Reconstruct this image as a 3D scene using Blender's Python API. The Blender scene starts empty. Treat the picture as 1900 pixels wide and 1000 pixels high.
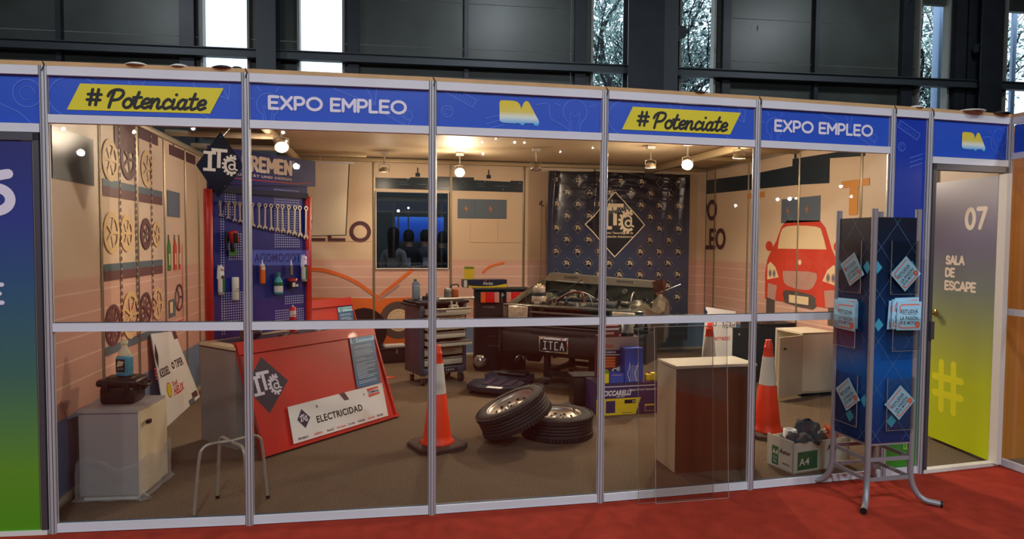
import bpy, bmesh, math, random
from mathutils import Vector, Matrix
random.seed(7)
PI = math.pi
R_ = math.radians
C = bpy.context.scene.collection
S = bpy.context.scene

# ------------------------------------------------------------------ camera
yaw, pitch, roll = .20132, -.04186, .00699
F = Vector((math.sin(yaw)*math.cos(pitch), math.cos(yaw)*math.cos(pitch), math.sin(pitch)))
Rt = Vector((math.cos(yaw), -math.sin(yaw), 0)); Up = Rt.cross(F)
R2 = Rt*math.cos(roll)+Up*math.sin(roll); U2 = -Rt*math.sin(roll)+Up*math.cos(roll)
cam = bpy.data.cameras.new('camera'); cam.sensor_width = 36; cam.lens = 1206.594/1900*36
cam.clip_start = .05; cam.clip_end = 300
co = bpy.data.objects.new('camera', cam); C.objects.link(co)
co.matrix_world = Matrix(((R2.x, U2.x, -F.x, 1.7012), (R2.y, U2.y, -F.y, -3.71799), (R2.z, U2.z, -F.z, 1.5528), (0, 0, 0, 1)))
S.camera = co

# ------------------------------------------------------------------ world, light, exposure
S.view_settings.view_transform = 'Standard'; S.view_settings.look = 'None'
S.view_settings.gamma = 1; S.view_settings.use_curve_mapping = False
S.view_settings.exposure = 0.0
S.cycles.max_bounces = 8; S.cycles.transparent_max_bounces = 16; S.cycles.glossy_bounces = 4
S.cycles.sample_clamp_indirect = 6.0; S.cycles.caustics_reflective = False; S.cycles.caustics_refractive = False
w = bpy.data.worlds.new('overcast_sky'); S.world = w; w.use_nodes = True
bg = w.node_tree.nodes['Background']; bg.inputs[0].default_value = (.88, .94, 1, 1); bg.inputs[1].default_value = 2.6

def light(name, kind, loc, energy, col, size=.3, aim=None, spot=None, blend=.6):
    l = bpy.data.lights.new(name, kind); l.energy = energy; l.color = col
    if kind == 'AREA': l.shape = 'DISK'; l.size = size
    else: l.shadow_soft_size = size
    if spot: l.spot_size = R_(spot); l.spot_blend = blend
    o = bpy.data.objects.new(name, l); C.objects.link(o); o.location = loc
    if aim is not None:
        o.rotation_euler = (Vector(aim)-Vector(loc)).to_track_quat('-Z', 'Y').to_euler()
    return o
WARM = (1, .84, .64); COOL = (.86, .93, 1)
# high-bay lamps of the hall, behind and beside the camera
for x, y in ((-5, -6), (1.5, -6.5), (8, -6), (-5, -12), (1.5, -12.5), (8, -12)):
    light('hall_light', 'AREA', (x, y, 7.6), 260, COOL, .8, (x, y+1.5, 0))
for x, y in ((-5, 5.5), (4.5, 5.8), (13, 5.5)):
    light('hall_light', 'AREA', (x, y, 8.4), 100, COOL, .8, (x, y+3, 4))  # unseen row beyond the stand, added to brighten the hall wall
# booth spotlights hanging below the ceiling of the stand
LAMPS = [(.84, 2.48, 2.4), (1.76, 4.30, 2.4), (2.66, 4.20, 2.4), (3.47, 3.6, 2.4), (4.66, 3.11, 2.4), (4.94, 2.78, 2.4), (5.16, 2.13, 2.4)]
LIT = [36, 16, 56, 0, 36, 56, 30]
AIM = [(1.2, 1.0, .9), (1.7, 5.2, .6), (2.4, 1.2, .7), None, (4.2, 5.2, .8), (3.4, .6, .8), (4.6, -.2, .6)]

# ------------------------------------------------------------------ materials
def lin(c): return tuple(((v/255)/12.92 if v/255 <= .04045 else ((v/255+.055)/1.055)**2.4) for v in c)
MATS = {}
def mat(name, rgb, rough=.5, metal=0, noise=0, nscale=20, bump=0, bscale=200, emit=0, spec=.5, coat=0):
    if name in MATS: return MATS[name]
    m = bpy.data.materials.new(name); m.use_nodes = True; nt = m.node_tree; b = nt.nodes['Principled BSDF']
    c = lin(rgb); b.inputs['Base Color'].default_value = (*c, 1); b.inputs['Roughness'].default_value = rough
    b.inputs['Metallic'].default_value = metal; b.inputs['Specular IOR Level'].default_value = spec
    if coat: b.inputs['Coat Weight'].default_value = coat
    if emit:
        b.inputs['Emission Color'].default_value = (*c, 1); b.inputs['Emission Strength'].default_value = emit
    if noise or bump:
        tc = nt.nodes.new('ShaderNodeTexCoord')
    if noise:
        n = nt.nodes.new('ShaderNodeTexNoise'); n.inputs['Scale'].default_value = nscale; n.inputs['Detail'].default_value = 6
        nt.links.new(tc.outputs['Object'], n.inputs['Vector'])
        r = nt.nodes.new('ShaderNodeValToRGB'); nt.links.new(n.outputs['Fac'], r.inputs[0])
        r.color_ramp.elements[0].position = .3; r.color_ramp.elements[1].position = .7
        r.color_ramp.elements[0].color = (*[max(0, v*(1-noise)) for v in c], 1)
        r.color_ramp.elements[1].color = (*[min(1, v*(1+noise)) for v in c], 1)
        nt.links.new(r.outputs[0], b.inputs['Base Color'])
    if bump:
        n2 = nt.nodes.new('ShaderNodeTexNoise'); n2.inputs['Scale'].default_value = bscale; n2.inputs['Detail'].default_value = 3
        nt.links.new(tc.outputs['Object'], n2.inputs['Vector'])
        bp = nt.nodes.new('ShaderNodeBump'); bp.inputs['Strength'].default_value = bump; bp.inputs['Distance'].default_value = .01
        nt.links.new(n2.outputs['Fac'], bp.inputs['Height']); nt.links.new(bp.outputs[0], b.inputs['Normal'])
    MATS[name] = m; return m
def ramp_mat(name, stops, z0, z1, rough=.4, axis=2, lines=None):
    """print whose colour runs along one axis of the object; stops = [(pos, rgb)]"""
    m = bpy.data.materials.new(name); m.use_nodes = True; nt = m.node_tree; b = nt.nodes['Principled BSDF']
    b.inputs['Roughness'].default_value = rough
    tc = nt.nodes.new('ShaderNodeTexCoord'); sp = nt.nodes.new('ShaderNodeSeparateXYZ'); nt.links.new(tc.outputs['Object'], sp.inputs[0])
    mr = nt.nodes.new('ShaderNodeMapRange'); mr.inputs[1].default_value = z0; mr.inputs[2].default_value = z1
    nt.links.new(sp.outputs[axis], mr.inputs[0])
    r = nt.nodes.new('ShaderNodeValToRGB'); nt.links.new(mr.outputs[0], r.inputs[0])
    e = r.color_ramp.elements
    e[0].position = stops[0][0]; e[0].color = (*lin(stops[0][1]), 1); e[1].position = stops[-1][0]; e[1].color = (*lin(stops[-1][1]), 1)
    for p, c in stops[1:-1]:
        q = e.new(p); q.color = (*lin(c), 1)
    out = r.outputs[0]
    if lines:      # (period, width, zlow, zhigh, rgb): thin printed lines
        per, wd, zl, zh, col = lines
        d = nt.nodes.new('ShaderNodeMath'); d.operation = 'MODULO'; nt.links.new(sp.outputs[axis], d.inputs[0]); d.inputs[1].default_value = per
        l1 = nt.nodes.new('ShaderNodeMath'); l1.operation = 'LESS_THAN'; nt.links.new(d.outputs[0], l1.inputs[0]); l1.inputs[1].default_value = wd
        g = nt.nodes.new('ShaderNodeMath'); g.operation = 'GREATER_THAN'; nt.links.new(sp.outputs[axis], g.inputs[0]); g.inputs[1].default_value = zl
        h = nt.nodes.new('ShaderNodeMath'); h.operation = 'LESS_THAN'; nt.links.new(sp.outputs[axis], h.inputs[0]); h.inputs[1].default_value = zh
        a = nt.nodes.new('ShaderNodeMath'); a.operation = 'MULTIPLY'; nt.links.new(l1.outputs[0], a.inputs[0]); nt.links.new(g.outputs[0], a.inputs[1])
        a2 = nt.nodes.new('ShaderNodeMath'); a2.operation = 'MULTIPLY'; nt.links.new(a.outputs[0], a2.inputs[0]); nt.links.new(h.outputs[0], a2.inputs[1])
        mx = nt.nodes.new('ShaderNodeMix'); mx.data_type = 'RGBA'; nt.links.new(a2.outputs[0], mx.inputs[0]); nt.links.new(out, mx.inputs[6]); mx.inputs[7].default_value = (*lin(col), 1)
        out = mx.outputs[2]
    nt.links.new(out, b.inputs['Base Color']); MATS[name] = m; return m
def glass_mat(name, tint=(.97, .98, .97), ior=1.45, haze=0):
    m = bpy.data.materials.new(name); m.use_nodes = True; nt = m.node_tree; nt.nodes.remove(nt.nodes['Principled BSDF'])
    o = nt.nodes['Material Output']; t = nt.nodes.new('ShaderNodeBsdfTransparent'); t.inputs[0].default_value = (*tint, 1)
    g = nt.nodes.new('ShaderNodeBsdfGlossy'); g.inputs['Roughness'].default_value = .015
    f = nt.nodes.new('ShaderNodeFresnel'); ge = nt.nodes.new('ShaderNodeNewGeometry')   # same reflectance from both sides of the thin sheet
    mr = nt.nodes.new('ShaderNodeMapRange'); mr.inputs[3].default_value = ior; mr.inputs[4].default_value = 1/ior
    nt.links.new(ge.outputs['Backfacing'], mr.inputs[0]); nt.links.new(mr.outputs[0], f.inputs[0])
    x = nt.nodes.new('ShaderNodeMixShader'); nt.links.new(f.outputs[0], x.inputs[0]); nt.links.new(t.outputs[0], x.inputs[1]); nt.links.new(g.outputs[0], x.inputs[2])
    out = x.outputs[0]
    if haze:
        nz = nt.nodes.new('ShaderNodeTexNoise'); nz.inputs['Scale'].default_value = 28; nz.inputs['Distortion'].default_value = 2.5; tc = nt.nodes.new('ShaderNodeTexCoord'); nt.links.new(tc.outputs['Object'], nz.inputs['Vector']); bp = nt.nodes.new('ShaderNodeBump'); bp.inputs['Strength'].default_value = 1; bp.inputs['Distance'].default_value = .05; nt.links.new(nz.outputs['Fac'], bp.inputs['Height']); nt.links.new(bp.outputs[0], g.inputs['Normal'])
        df = nt.nodes.new('ShaderNodeBsdfDiffuse'); df.inputs[0].default_value = (.85, .86, .88, 1); g.inputs['Roughness'].default_value = .12
        x2 = nt.nodes.new('ShaderNodeMixShader'); x2.inputs[0].default_value = haze; nt.links.new(out, x2.inputs[1]); nt.links.new(df.outputs[0], x2.inputs[2]); out = x2.outputs[0]
    nt.links.new(out, o.inputs[0]); MATS[name] = m; return m

GLASS = glass_mat('acrylic_pane', (.94, .93, .915)); GLASS2 = glass_mat('dark_glass', (.75, .8, .85), 1.5)
CLEAR = glass_mat('shrink_film', (.93, .94, .95), 1.6, .16); 
ALU = mat('aluminium_rail', (214, 216, 222), .45, .0, noise=.03, nscale=6)
ALUP = mat('aluminium_post', (192, 192, 196), .4, .3)
GROOVE = mat('post_groove', (52, 52, 56), .6)
DARKMETAL = mat('door_frame_grey', (92, 92, 98), .45, .6)
WOOD = mat('raw_wood_strip', (196, 160, 112), .7, noise=.15, nscale=8)
REDCARPET = mat('red_carpet', (162, 56, 40), .95, noise=.16, nscale=9, bump=.5, bscale=260, spec=.1)
GREYCARPET = mat('grey_brown_carpet', (112, 97, 80), .95, noise=.30, nscale=90, bump=.5, bscale=300, spec=.1)
WHITE = mat('white_laminate', (226, 222, 214), .45)
WHITEPRINT = mat('white_print', (232, 230, 226), .5)
BLACK = mat('black_plastic', (18, 17, 18), .42)
MATTBLACK = mat('matt_black', (14, 13, 13), .8)
RUBBER = mat('tyre_rubber', (30, 28, 27), .75, noise=.2, nscale=30)
STEEL = mat('bright_steel', (200, 200, 200), .25, .95)
DULLSTEEL = mat('dull_steel', (132, 128, 120), .45, .7, noise=.2, nscale=14)
REDPAINT = mat('red_paint', (196, 36, 22), .4, coat=.1, noise=.06, nscale=5)
NAVY = mat('navy_print', (26, 30, 58), .45)
NAVYLOGO = mat('navy_logo', (34, 38, 62), .5)
BLUEHDR = ramp_mat('blue_fascia_print', [(0, (42, 88, 200)), (1, (40, 84, 196))], 0, 1, .35)
BLUELINE = mat('pale_blue_line', (78, 116, 220), .4)
YELLOW = mat('yellow_badge', (222, 208, 36), .45)
INK = mat('black_ink', (18, 16, 16), .5)
WHITETXT = mat('white_lettering', (226, 222, 236), .5)
ORANGE = mat('cone_orange', (250, 62, 14), .45)
CONEWHITE = mat('cone_reflective_white', (226, 222, 214), .4)
PURPLE = mat('mural_purple', (88, 52, 62), .55)
MORANGE = mat('mural_orange', (238, 116, 40), .5); MRED = mat('mural_red', (214, 70, 48), .5)
MCREAM = mat('mural_cream', (240, 214, 170), .5); MGREY = mat('mural_slate', (96, 110, 128), .5)
MDARK = mat('mural_skyline', (40, 54, 66), .3); MBOLT = mat('mural_bolt', (226, 130, 40), .5)
MPINK = mat('mural_grey_pink', (196, 150, 136), .5); MTYRE = mat('mural_tyre', (92, 78, 72), .5)
MTAN = mat('mural_tan', (232, 196, 138), .5); MMAROON = mat('mural_maroon', (104, 62, 66), .5)
MGREEN = mat('mural_green', (70, 130, 60), .5); MTEAL = mat('mural_teal', (84, 106, 118), .5)
TUBEGREY = mat('grey_painted_tube', (150, 148, 152), .4, .3)
CYAN = mat('pale_cyan_paper', (168, 222, 246), .5); TEALP = mat('teal_paper', (60, 160, 190), .5)
CORAL = mat('coral_line', (240, 120, 96), .5); CORAL2 = mat('coral_badge', (240, 100, 60), .5)
DGREY = mat('dark_grey_ink', (60, 60, 70), .5)
CHROME = mat('chrome', (220, 220, 220), .12, 1)
BRASS = mat('brass_knob', (220, 190, 130), .2, 1)

# ------------------------------------------------------------------ mesh builder
_txt = {}
def text_geo(s, bold=.02, shear=0.0):
    k = (s, bold, shear)
    if k in _txt: return _txt[k]
    cu = bpy.data.curves.new('t', 'FONT'); cu.body = s; cu.size = 1; cu.offset = bold; cu.shear = shear; cu.resolution_u = 3; cu.space_character = 1+bold*3
    o = bpy.data.objects.new('t', cu); C.objects.link(o)
    dg = bpy.context.evaluated_depsgraph_get(); me = bpy.data.meshes.new_from_object(o.evaluated_get(dg))
    v = [(p.co.x, p.co.y) for p in me.vertices]; f = [tuple(p.vertices) for p in me.polygons]
    bpy.data.objects.remove(o); bpy.data.curves.remove(cu); bpy.data.meshes.remove(me)
    x0 = min(a for a, b in v); x1 = max(a for a, b in v); y0 = min(b for a, b in v); y1 = max(b for a, b in v)
    v = [((a-(x0+x1)/2)/(x1-x0), (b-(y0+y1)/2)/(y1-y0)) for a, b in v]
    _txt[k] = (v, f, (x1-x0)/(y1-y0)); return _txt[k]
def arc(cx, cy, rx, ry, a0, a1, n=12):
    return [(cx+rx*math.cos(R_(a0+(a1-a0)*i/n)), cy+ry*math.sin(R_(a0+(a1-a0)*i/n))) for i in range(n+1)]
def smooth(pts, n=5):
    out = []; P = [pts[0]]+list(pts)+[pts[-1]]
    for i in range(1, len(P)-2):
        for j in range(n):
            t = j/n; a, b, c, d = P[i-1], P[i], P[i+1], P[i+2]
            out.append(tuple(.5*((2*b[k])+(-a[k]+c[k])*t+(2*a[k]-5*b[k]+4*c[k]-d[k])*t*t+(-a[k]+3*b[k]-3*c[k]+d[k])*t**3) for k in range(len(a))))
    out.append(tuple(pts[-1])); return out
class MB:
    def __init__(s): s.v = []; s.f = []; s.m = []; s.mats = []; s.sm = []; s.k = 0
    def dy(s): s.k = (s.k+1) % 50; return s.k*1e-5
    def mi(s, m):
        if m not in s.mats: s.mats.append(m)
        return s.mats.index(m)
    def add(s, vs, fs, m, sm=False):
        b = len(s.v); s.v += [tuple(v) for v in vs]; i = s.mi(m)
        for f in fs: s.f.append(tuple(b+k for k in f)); s.m.append(i); s.sm.append(sm)
        return s
    def box(s, c, d, m, rot=None, taper=1.0):
        hx, hy, hz = d[0]/2, d[1]/2, d[2]/2
        vs = []
        for z in (-hz, hz):
            k = taper if z > 0 else 1
            for x, y in ((-hx, -hy), (hx, -hy), (hx, hy), (-hx, hy)): vs.append(Vector((x*k, y*k, z)))
        if rot is not None: vs = [rot @ v for v in vs]
        c = Vector(c); vs = [v+c for v in vs]
        return s.add(vs, [(3, 2, 1, 0), (4, 5, 6, 7), (0, 1, 5, 4), (1, 2, 6, 5), (2, 3, 7, 6), (3, 0, 4, 7)], m)
    def rbox(s, c, d, r, m, rot=None, seg=2):
        """box with rounded edges"""
        bm = bmesh.new(); bmesh.ops.create_cube(bm, size=1)
        bmesh.ops.scale(bm, vec=d, verts=bm.verts)
        bmesh.ops.bevel(bm, geom=list(bm.edges), offset=min(r, min(d)*.49), segments=seg, affect='EDGES', profile=.5)
        bm.verts.ensure_lookup_table()
        vs = [v.co.copy() for v in bm.verts]
        if rot is not None: vs = [rot @ v for v in vs]
        c = Vector(c); vs = [v+c for v in vs]; fs = [tuple(v.index for v in f.verts) for f in bm.faces]; bm.free()
        return s.add(vs, fs, m, True)
    def cyl(s, p0, p1, r0, m, r1=None, n=16, caps=True, sm=True):
        r1 = r0 if r1 is None else r1
        p0 = Vector(p0); p1 = Vector(p1); d = (p1-p0).normalized()
        a = d.orthogonal().normalized(); b = d.cross(a)
        vs = []
        for p, r in ((p0, r0), (p1, r1)):
            for i in range(n):
                t = 2*PI*i/n; vs.append(p+a*math.cos(t)*r+b*math.sin(t)*r)
        s.add(vs, [(i, (i+1) % n, n+(i+1) % n, n+i) for i in range(n)], m, sm)
        if caps: s.add(vs[:n], [tuple(range(n-1, -1, -1))], m); s.add(vs[n:], [tuple(range(n))], m)
        return s
    def tube(s, pts, r, m, n=8, caps=True):
        P = [Vector(p) for p in pts]; rs = r if isinstance(r, (list, tuple)) else [r]*len(P)
        t0 = (P[1]-P[0]).normalized(); a = t0.orthogonal().normalized(); vs = []
        for i, p in enumerate(P):
            t = (P[min(i+1, len(P)-1)]-P[max(i-1, 0)]).normalized()
            a = (a-t*a.dot(t)).normalized(); b = t.cross(a)
            for k in range(n):
                q = 2*PI*k/n; vs.append(p+(a*math.cos(q)+b*math.sin(q))*rs[i])
        fs = []
        for i in range(len(P)-1):
            for k in range(n): fs.append((i*n+k, i*n+(k+1) % n, (i+1)*n+(k+1) % n, (i+1)*n+k))
        s.add(vs, fs, m, True)
        if caps: s.add(vs[:n], [tuple(range(n-1, -1, -1))], m); s.add(vs[-n:], [tuple(range(n))], m)
        return s
    def lathe(s, prof, m, n=24, M=None, mats=None):
        """profile [(r,z)]; mats = optional material per segment"""
        vs = []
        for r, z in prof:
            for k in range(n):
                q = 2*PI*k/n; v = Vector((r*math.cos(q), r*math.sin(q), z)); vs.append(M @ v if M else v)
        base = len(s.v); s.v += [tuple(v) for v in vs]
        for i in range(len(prof)-1):
            mm = s.mi(mats[i] if mats else m)
            for k in range(n):
                s.f.append((base+i*n+k, base+i*n+(k+1) % n, base+(i+1)*n+(k+1) % n, base+(i+1)*n+k)); s.m.append(mm); s.sm.append(True)
        return s
    def prism(s, poly, y0, y1, m, side=None):
        """polygon in the xz plane extruded along y"""
        n = len(poly); vs = [(x, y0, z) for x, z in poly]+[(x, y1, z) for x, z in poly]
        s.add(vs, [tuple(range(n)), tuple(range(2*n-1, n-1, -1))], m)
        s.add(vs, [(i, i+n, (i+1) % n+n, (i+1) % n) for i in range(n)], side or m); return s
    # flat print in the xz plane, facing -y
    def poly(s, p, y, m):
        y -= s.dy(); return s.add([(x, y, z) for x, z in p], [tuple(range(len(p)))], m)
    def rect(s, x0, z0, x1, z1, y, m): return s.poly([(x0, z0), (x1, z0), (x1, z1), (x0, z1)], y, m)
    def disc(s, x, z, r, y, m, n=20, rz=None): return s.poly(arc(x, z, r, rz or r, 0, 360-360/n, n-1), y, m)
    def ring(s, x, z, r0, r1, y, m, a0=0, a1=360, n=28, k=1.0):
        y -= s.dy(); o = arc(x, z, r1, r1*k, a0, a1, n); i = arc(x, z, r0, r0*k, a0, a1, n)
        return s.add([(a, y, b) for a, b in o]+[(a, y, b) for a, b in i], [(j, j+1, n+2+j, n+1+j) for j in range(n)], m)
    def line(s, pts, wd, y, m, cap=True):
        for (a, b) in zip(pts, pts[1:]):
            dx, dz = b[0]-a[0], b[1]-a[1]; l = math.hypot(dx, dz) or 1e-9; nx, nz = -dz/l*wd/2, dx/l*wd/2
            q = y-s.dy(); s.add([(a[0]+nx, q, a[1]+nz), (a[0]-nx, q, a[1]-nz), (b[0]-nx, q, b[1]-nz), (b[0]+nx, q, b[1]+nz)], [(0, 1, 2, 3)], m)
        for p in (pts if cap else pts[1:-1]): s.disc(p[0], p[1], wd/2, y, m, 10)
        return s
    def text(s, t, cx, cz, wd, h, y, m, bold=.02, shear=0, rot=0, right=False):
        v, f, asp = text_geo(t, bold, shear)
        y -= s.dy()
        if wd is None: wd = h*asp
        c, q = math.cos(R_(rot)), math.sin(R_(rot))
        return s.add([(cx+(a*wd*c-b*h*q), y, cz+(a*wd*q+b*h*c)) for a, b in v], f, m)
    def strokes(s, word, cx, cz, wd, h, sw, y, m, shear=0, gap=.22, rot=0):
        """rounded stroke lettering fitted into wd x h"""
        x = 0; L = []
        for ch in word:
            if ch == ' ': x += .45; continue
            w_, st = GLY[ch]
            for p in st: L.append([(x+a+shear*b, b) for a, b in p])
            x += w_+gap
        xs = [a for p in L for a, b in p]; zs = [b for p in L for a, b in p]
        x0, x1, z0, z1 = min(xs), max(xs), min(zs), max(zs)
        kx = (wd-sw)/max(x1-x0, 1e-6); kz = (h-sw)/max(z1-z0, 1e-6)
        c, q = math.cos(R_(rot)), math.sin(R_(rot))
        for p in L:
            pp = [((a-(x0+x1)/2)*kx, (b-(z0+z1)/2)*kz) for a, b in p]
            s.line([(cx+a*c-b*q, cz+a*q+b*c) for a, b in pp], sw, y, m)
        return s
    def itca(s, cx, cz, k, y, m, rot=0, simple=False):
        """the I, T, gear and a of the school's logo, k = width"""
        c, q = math.cos(R_(rot)), math.sin(R_(rot))
        def t(p): return [(cx+(a*c-b*q)*k, cz+(a*q+b*c)*k) for a, b in p]
        def rc(x0, z0, x1, z1): s.poly(t([(x0, z0), (x1, z0), (x1, z1), (x0, z1)]), y, m)
        rc(-.5, .25, -.135, .345); rc(-.37, -.2, -.25, .25); rc(-.5, -.29, -.135, -.195)
        rc(-.27, .345, .2, .45); rc(-.1, -.17, .01, .345)
        o = arc(.35, -.06, .245, .285, 56, 304, 18); i = arc(.35, -.06, .165, .205, 56, 304, 18)
        P = t(o+i[::-1]); n = 19; y -= s.dy()
        s.add([(a, y, b) for a, b in P], [(j, j+1, 2*n-2-j, 2*n-1-j) for j in range(n-1)], m)
        if not simple:
            for a in range(75, 290, 24):
                u = Vector((math.cos(R_(a))*.245, math.sin(R_(a))*.285)); e = u.normalized(); g = Vector((-e.y, e.x))*.035
                cc = Vector((.35, -.06)); p = [cc+u*.96-g, cc+u*.96+g, cc+u+e*.06+g, cc+u+e*.06-g]
                s.poly(t([(a_.x, a_.y) for a_ in p]), y, m)
        s.line(t(smooth([(.24, .07), (.33, .11), (.42, .05), (.43, -.08), (.43, -.16), (.5, -.2)], 3)), .05*k, y, m)
        s.line(t(arc(.345, -.11, .085, .085, 0, 360, 10)), .05*k, y, m); return s
    def build(s, name, parent=None, loc=None, rot=None, M=None):
        me = bpy.data.meshes.new(name); me.from_pydata(s.v, [], s.f)
        for m in s.mats: me.materials.append(m)
        me.polygons.foreach_set('material_index', s.m); me.polygons.foreach_set('use_smooth', s.sm); me.update()
        o = bpy.data.objects.new(name, me); C.objects.link(o)
        if parent: o.parent = parent
        if loc: o.location = loc
        if rot: o.rotation_euler = rot
        if M: o.matrix_local = M
        return o
# rounded stroke glyphs, unit cap height
GLY = {
 'E': (.58, [[(.58, 1), (0, 1), (0, 0), (.58, 0)], [(0, .5), (.5, .5)]]), 'X': (.7, [[(0, 0), (.7, 1)], [(0, 1), (.7, 0)]]),
 'P': (.6, [[(0, 0), (0, 1), (.32, 1)]+arc(.32, .7, .28, .3, 90, -90, 8)+[(0, .4)]]),
 'O': (.98, [arc(.49, .5, .49, .5, 0, 360, 22)]), 'M': (.82, [[(0, 0), (0, 1), (.41, .35), (.82, 1), (.82, 0)]]),
 'L': (.5, [[(0, 1), (0, 0), (.5, 0)]]), 'A': (.84, [[(0, 0), (.42, 1), (.84, 0)], [(.15, .32), (.69, .32)]]),
 'B': (.62, [[(0, 0), (0, 1), (.32, 1)]+arc(.32, .76, .24, .24, 90, -90, 7)+[(0, .52)], [(0, .52), (.34, .52)]+arc(.34, .26, .28, .26, 90, -90, 7)+[(0, 0)]]),
 'R': (.62, [[(0, 0), (0, 1), (.32, 1)]+arc(.32, .74, .28, .26, 90, -90, 8)+[(0, .48)], [(.3, .48), (.62, 0)]]), 'N': (.66, [[(0, 0), (0, 1), (.66, 0), (.66, 1)]]),
 'D': (.78, [[(0, 0), (0, 1), (.28, 1)]+arc(.28, .5, .5, .5, 90, -90, 12)+[(0, 0)]]), 'C': (.74, [arc(.46, .5, .46, .5, 48, 312, 16)]),
 'S': (.6, [smooth([(.58, .84), (.3, 1.0), (.04, .86), (.06, .6), (.32, .5), (.58, .4), (.58, .12), (.3, 0), (.0, .14)], 4)]),
 '0': (.66, [arc(.33, .5, .33, .5, 0, 360, 20)]), '7': (.62, [[(0, 1), (.62, 1), (.18, 0)]]),
 '6': (.66, [arc(.33, .31, .33, .31, 0, 360, 18), smooth([(.62, 1.0), (.3, .9), (.06, .6), (.0, .33)], 5)]),
 'i1': (0, []),
 '#': (.62, [[(.16, 0), (.16, 1)], [(.46, 0), (.46, 1)], [(-.02, .33), (.64, .33)], [(-.02, .68), (.64, .68)]]),
 'p': (.66, [smooth([(.12, -.02), (.12, .5), (.16, .95)], 4), smooth([(-.08, .66), (.0, .92), (.25, 1.06), (.55, 1.0), (.62, .76), (.48, .5), (.2, .42)], 4)]),
 'o': (.36, [arc(.2, .27, .2, .28, 0, 360, 14), smooth([(.2, .55), (.34, .42), (.5, .44)], 3)]),
 't': (.3, [smooth([(.14, .95), (.1, .5), (.1, .12), (.2, -.01), (.38, .1)], 4), [(-.06, .62), (.32, .64)]]),
 'e': (.34, [smooth([(.05, .26), (.32, .32), (.36, .48), (.22, .58), (.05, .42), (.04, .18), (.18, 0), (.42, .12)], 4)]),
 'n': (.5, [smooth([(.02, .56), (.08, .5), (.06, 0)], 3), smooth([(.07, .3), (.22, .56), (.36, .5), (.36, .12), (.44, 0), (.56, .1)], 4)]),
 'c': (.32, [smooth([(.36, .46), (.2, .58), (.05, .4), (.04, .18), (.16, 0), (.4, .12)], 4)]),
 'i': (.2, [smooth([(.07, .56), (.06, .14), (.14, 0), (.28, .1)], 4), [(.11, .86), (.12, .87)]]),
 'a': (.48, [smooth([(.36, .48), (.2, .58), (.04, .38), (.05, .12), (.18, 0), (.33, .14), (.38, .56)], 4), smooth([(.38, .56), (.35, .12), (.43, 0), (.56, .1)], 4)]),
}
def tag(o, label, cat, group=None, kind=None):
    if label: o['label'] = label
    if cat: o['category'] = cat
    if group: o['group'] = group
    if kind: o['kind'] = kind
    return o
def thing(name, label, cat, loc=(0, 0, 0), rz=0, group=None, M=None, kind=None):
    o = bpy.data.objects.new(name, None); C.objects.link(o); o.empty_display_size = .1
    if M: o.matrix_world = M
    else: o.location = loc; o.rotation_euler = (0, 0, R_(rz))
    return tag(o, label, cat, group, kind)
def frame(o, x, y, z):
    """matrix from origin and axis vectors"""
    return Matrix(((x[0], y[0], z[0], o[0]), (x[1], y[1], z[1], o[1]), (x[2], y[2], z[2], o[2]), (0, 0, 0, 1)))
def copy_tree(o, parent=None):
    c = o.copy(); C.objects.link(c)
    if parent: c.parent = parent
    for ch in list(o.children): copy_tree(ch, c)
    return c
# ================================================================== SETTING
PX = [(-.985, .17), (.013, .078), (1.006, -.005), (1.993, -.050), (2.994, -.062), (3.995, -.041), (4.999, .001), (5.300, .0145), (6.003, .063)]
def seg(i):
    a = Vector((*PX[i], 0)); b = Vector((*PX[i+1], 0)); d = (b-a); L = d.length; x = d/L
    return frame((a+b)/2, x, Vector((-x.y, x.x, 0)), Vector((0, 0, 1))), L
def struct(o, name=None): o['kind'] = 'structure'; return o

# hall shell
HO = (2.77, 11.24, 0); HA = -4.1
HM = Matrix.Translation(HO) @ Matrix.Rotation(R_(HA), 4, 'Z')
HALLWALL = mat('dark_green_cladding', (74, 80, 76), .38, .1, noise=.25, nscale=.8)
HALLSTEEL = mat('dark_steel', (52, 56, 62), .42, .3, noise=.15, nscale=3)
HALLSTEEL2 = mat('slate_steel', (74, 80, 86), .45, .3)
FRAMEL = mat('window_frame_grey', (150, 148, 140), .5)
wins = [(-4.83, -3.824), (-2.824, -1.816), (3.76, 4.707), (5.894, 6.794), (12.085, 12.93), (14.485, 15.35)]
wf = thing('wall_hall', None, None, M=HM, kind='structure')
xs = [-11]+[v for w_ in wins for v in w_]+[22.5]
for k in range(0, len(xs), 2):
    x0, x1 = xs[k], xs[k+1]
    edges = sorted(set([x0, x1]+[j for j in (-7.635, .874, 3.3, 9.348) if x0 < j < x1]))
    for a, b in zip(edges, edges[1:]):
        for z0, z1 in ((0, 4.7), (4.7, 5.93), (5.93, 6.95), (6.95, 9)):
            m = MB(); m.box(((a+b)/2, .06, (z0+z1)/2), (b-a-.012, .12, z1-z0-.014), HALLWALL); m.build('wall_panel', wf)
m = MB()
for a, b in wins: m.box(((a+b)/2, .06, 1.9), (b-a, .12, 3.8), HALLWALL)
for a, b in wins[4:5]: m.box(((a+b)/2, .06, 8.3), (b-a, .12, 1.5), HALLWALL)
m.box(((wins[5][0]+wins[5][1])/2, .06, 8.3), (.9, .12, 1.6), HALLWALL)
m.build('wall_infill', wf)
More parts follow.
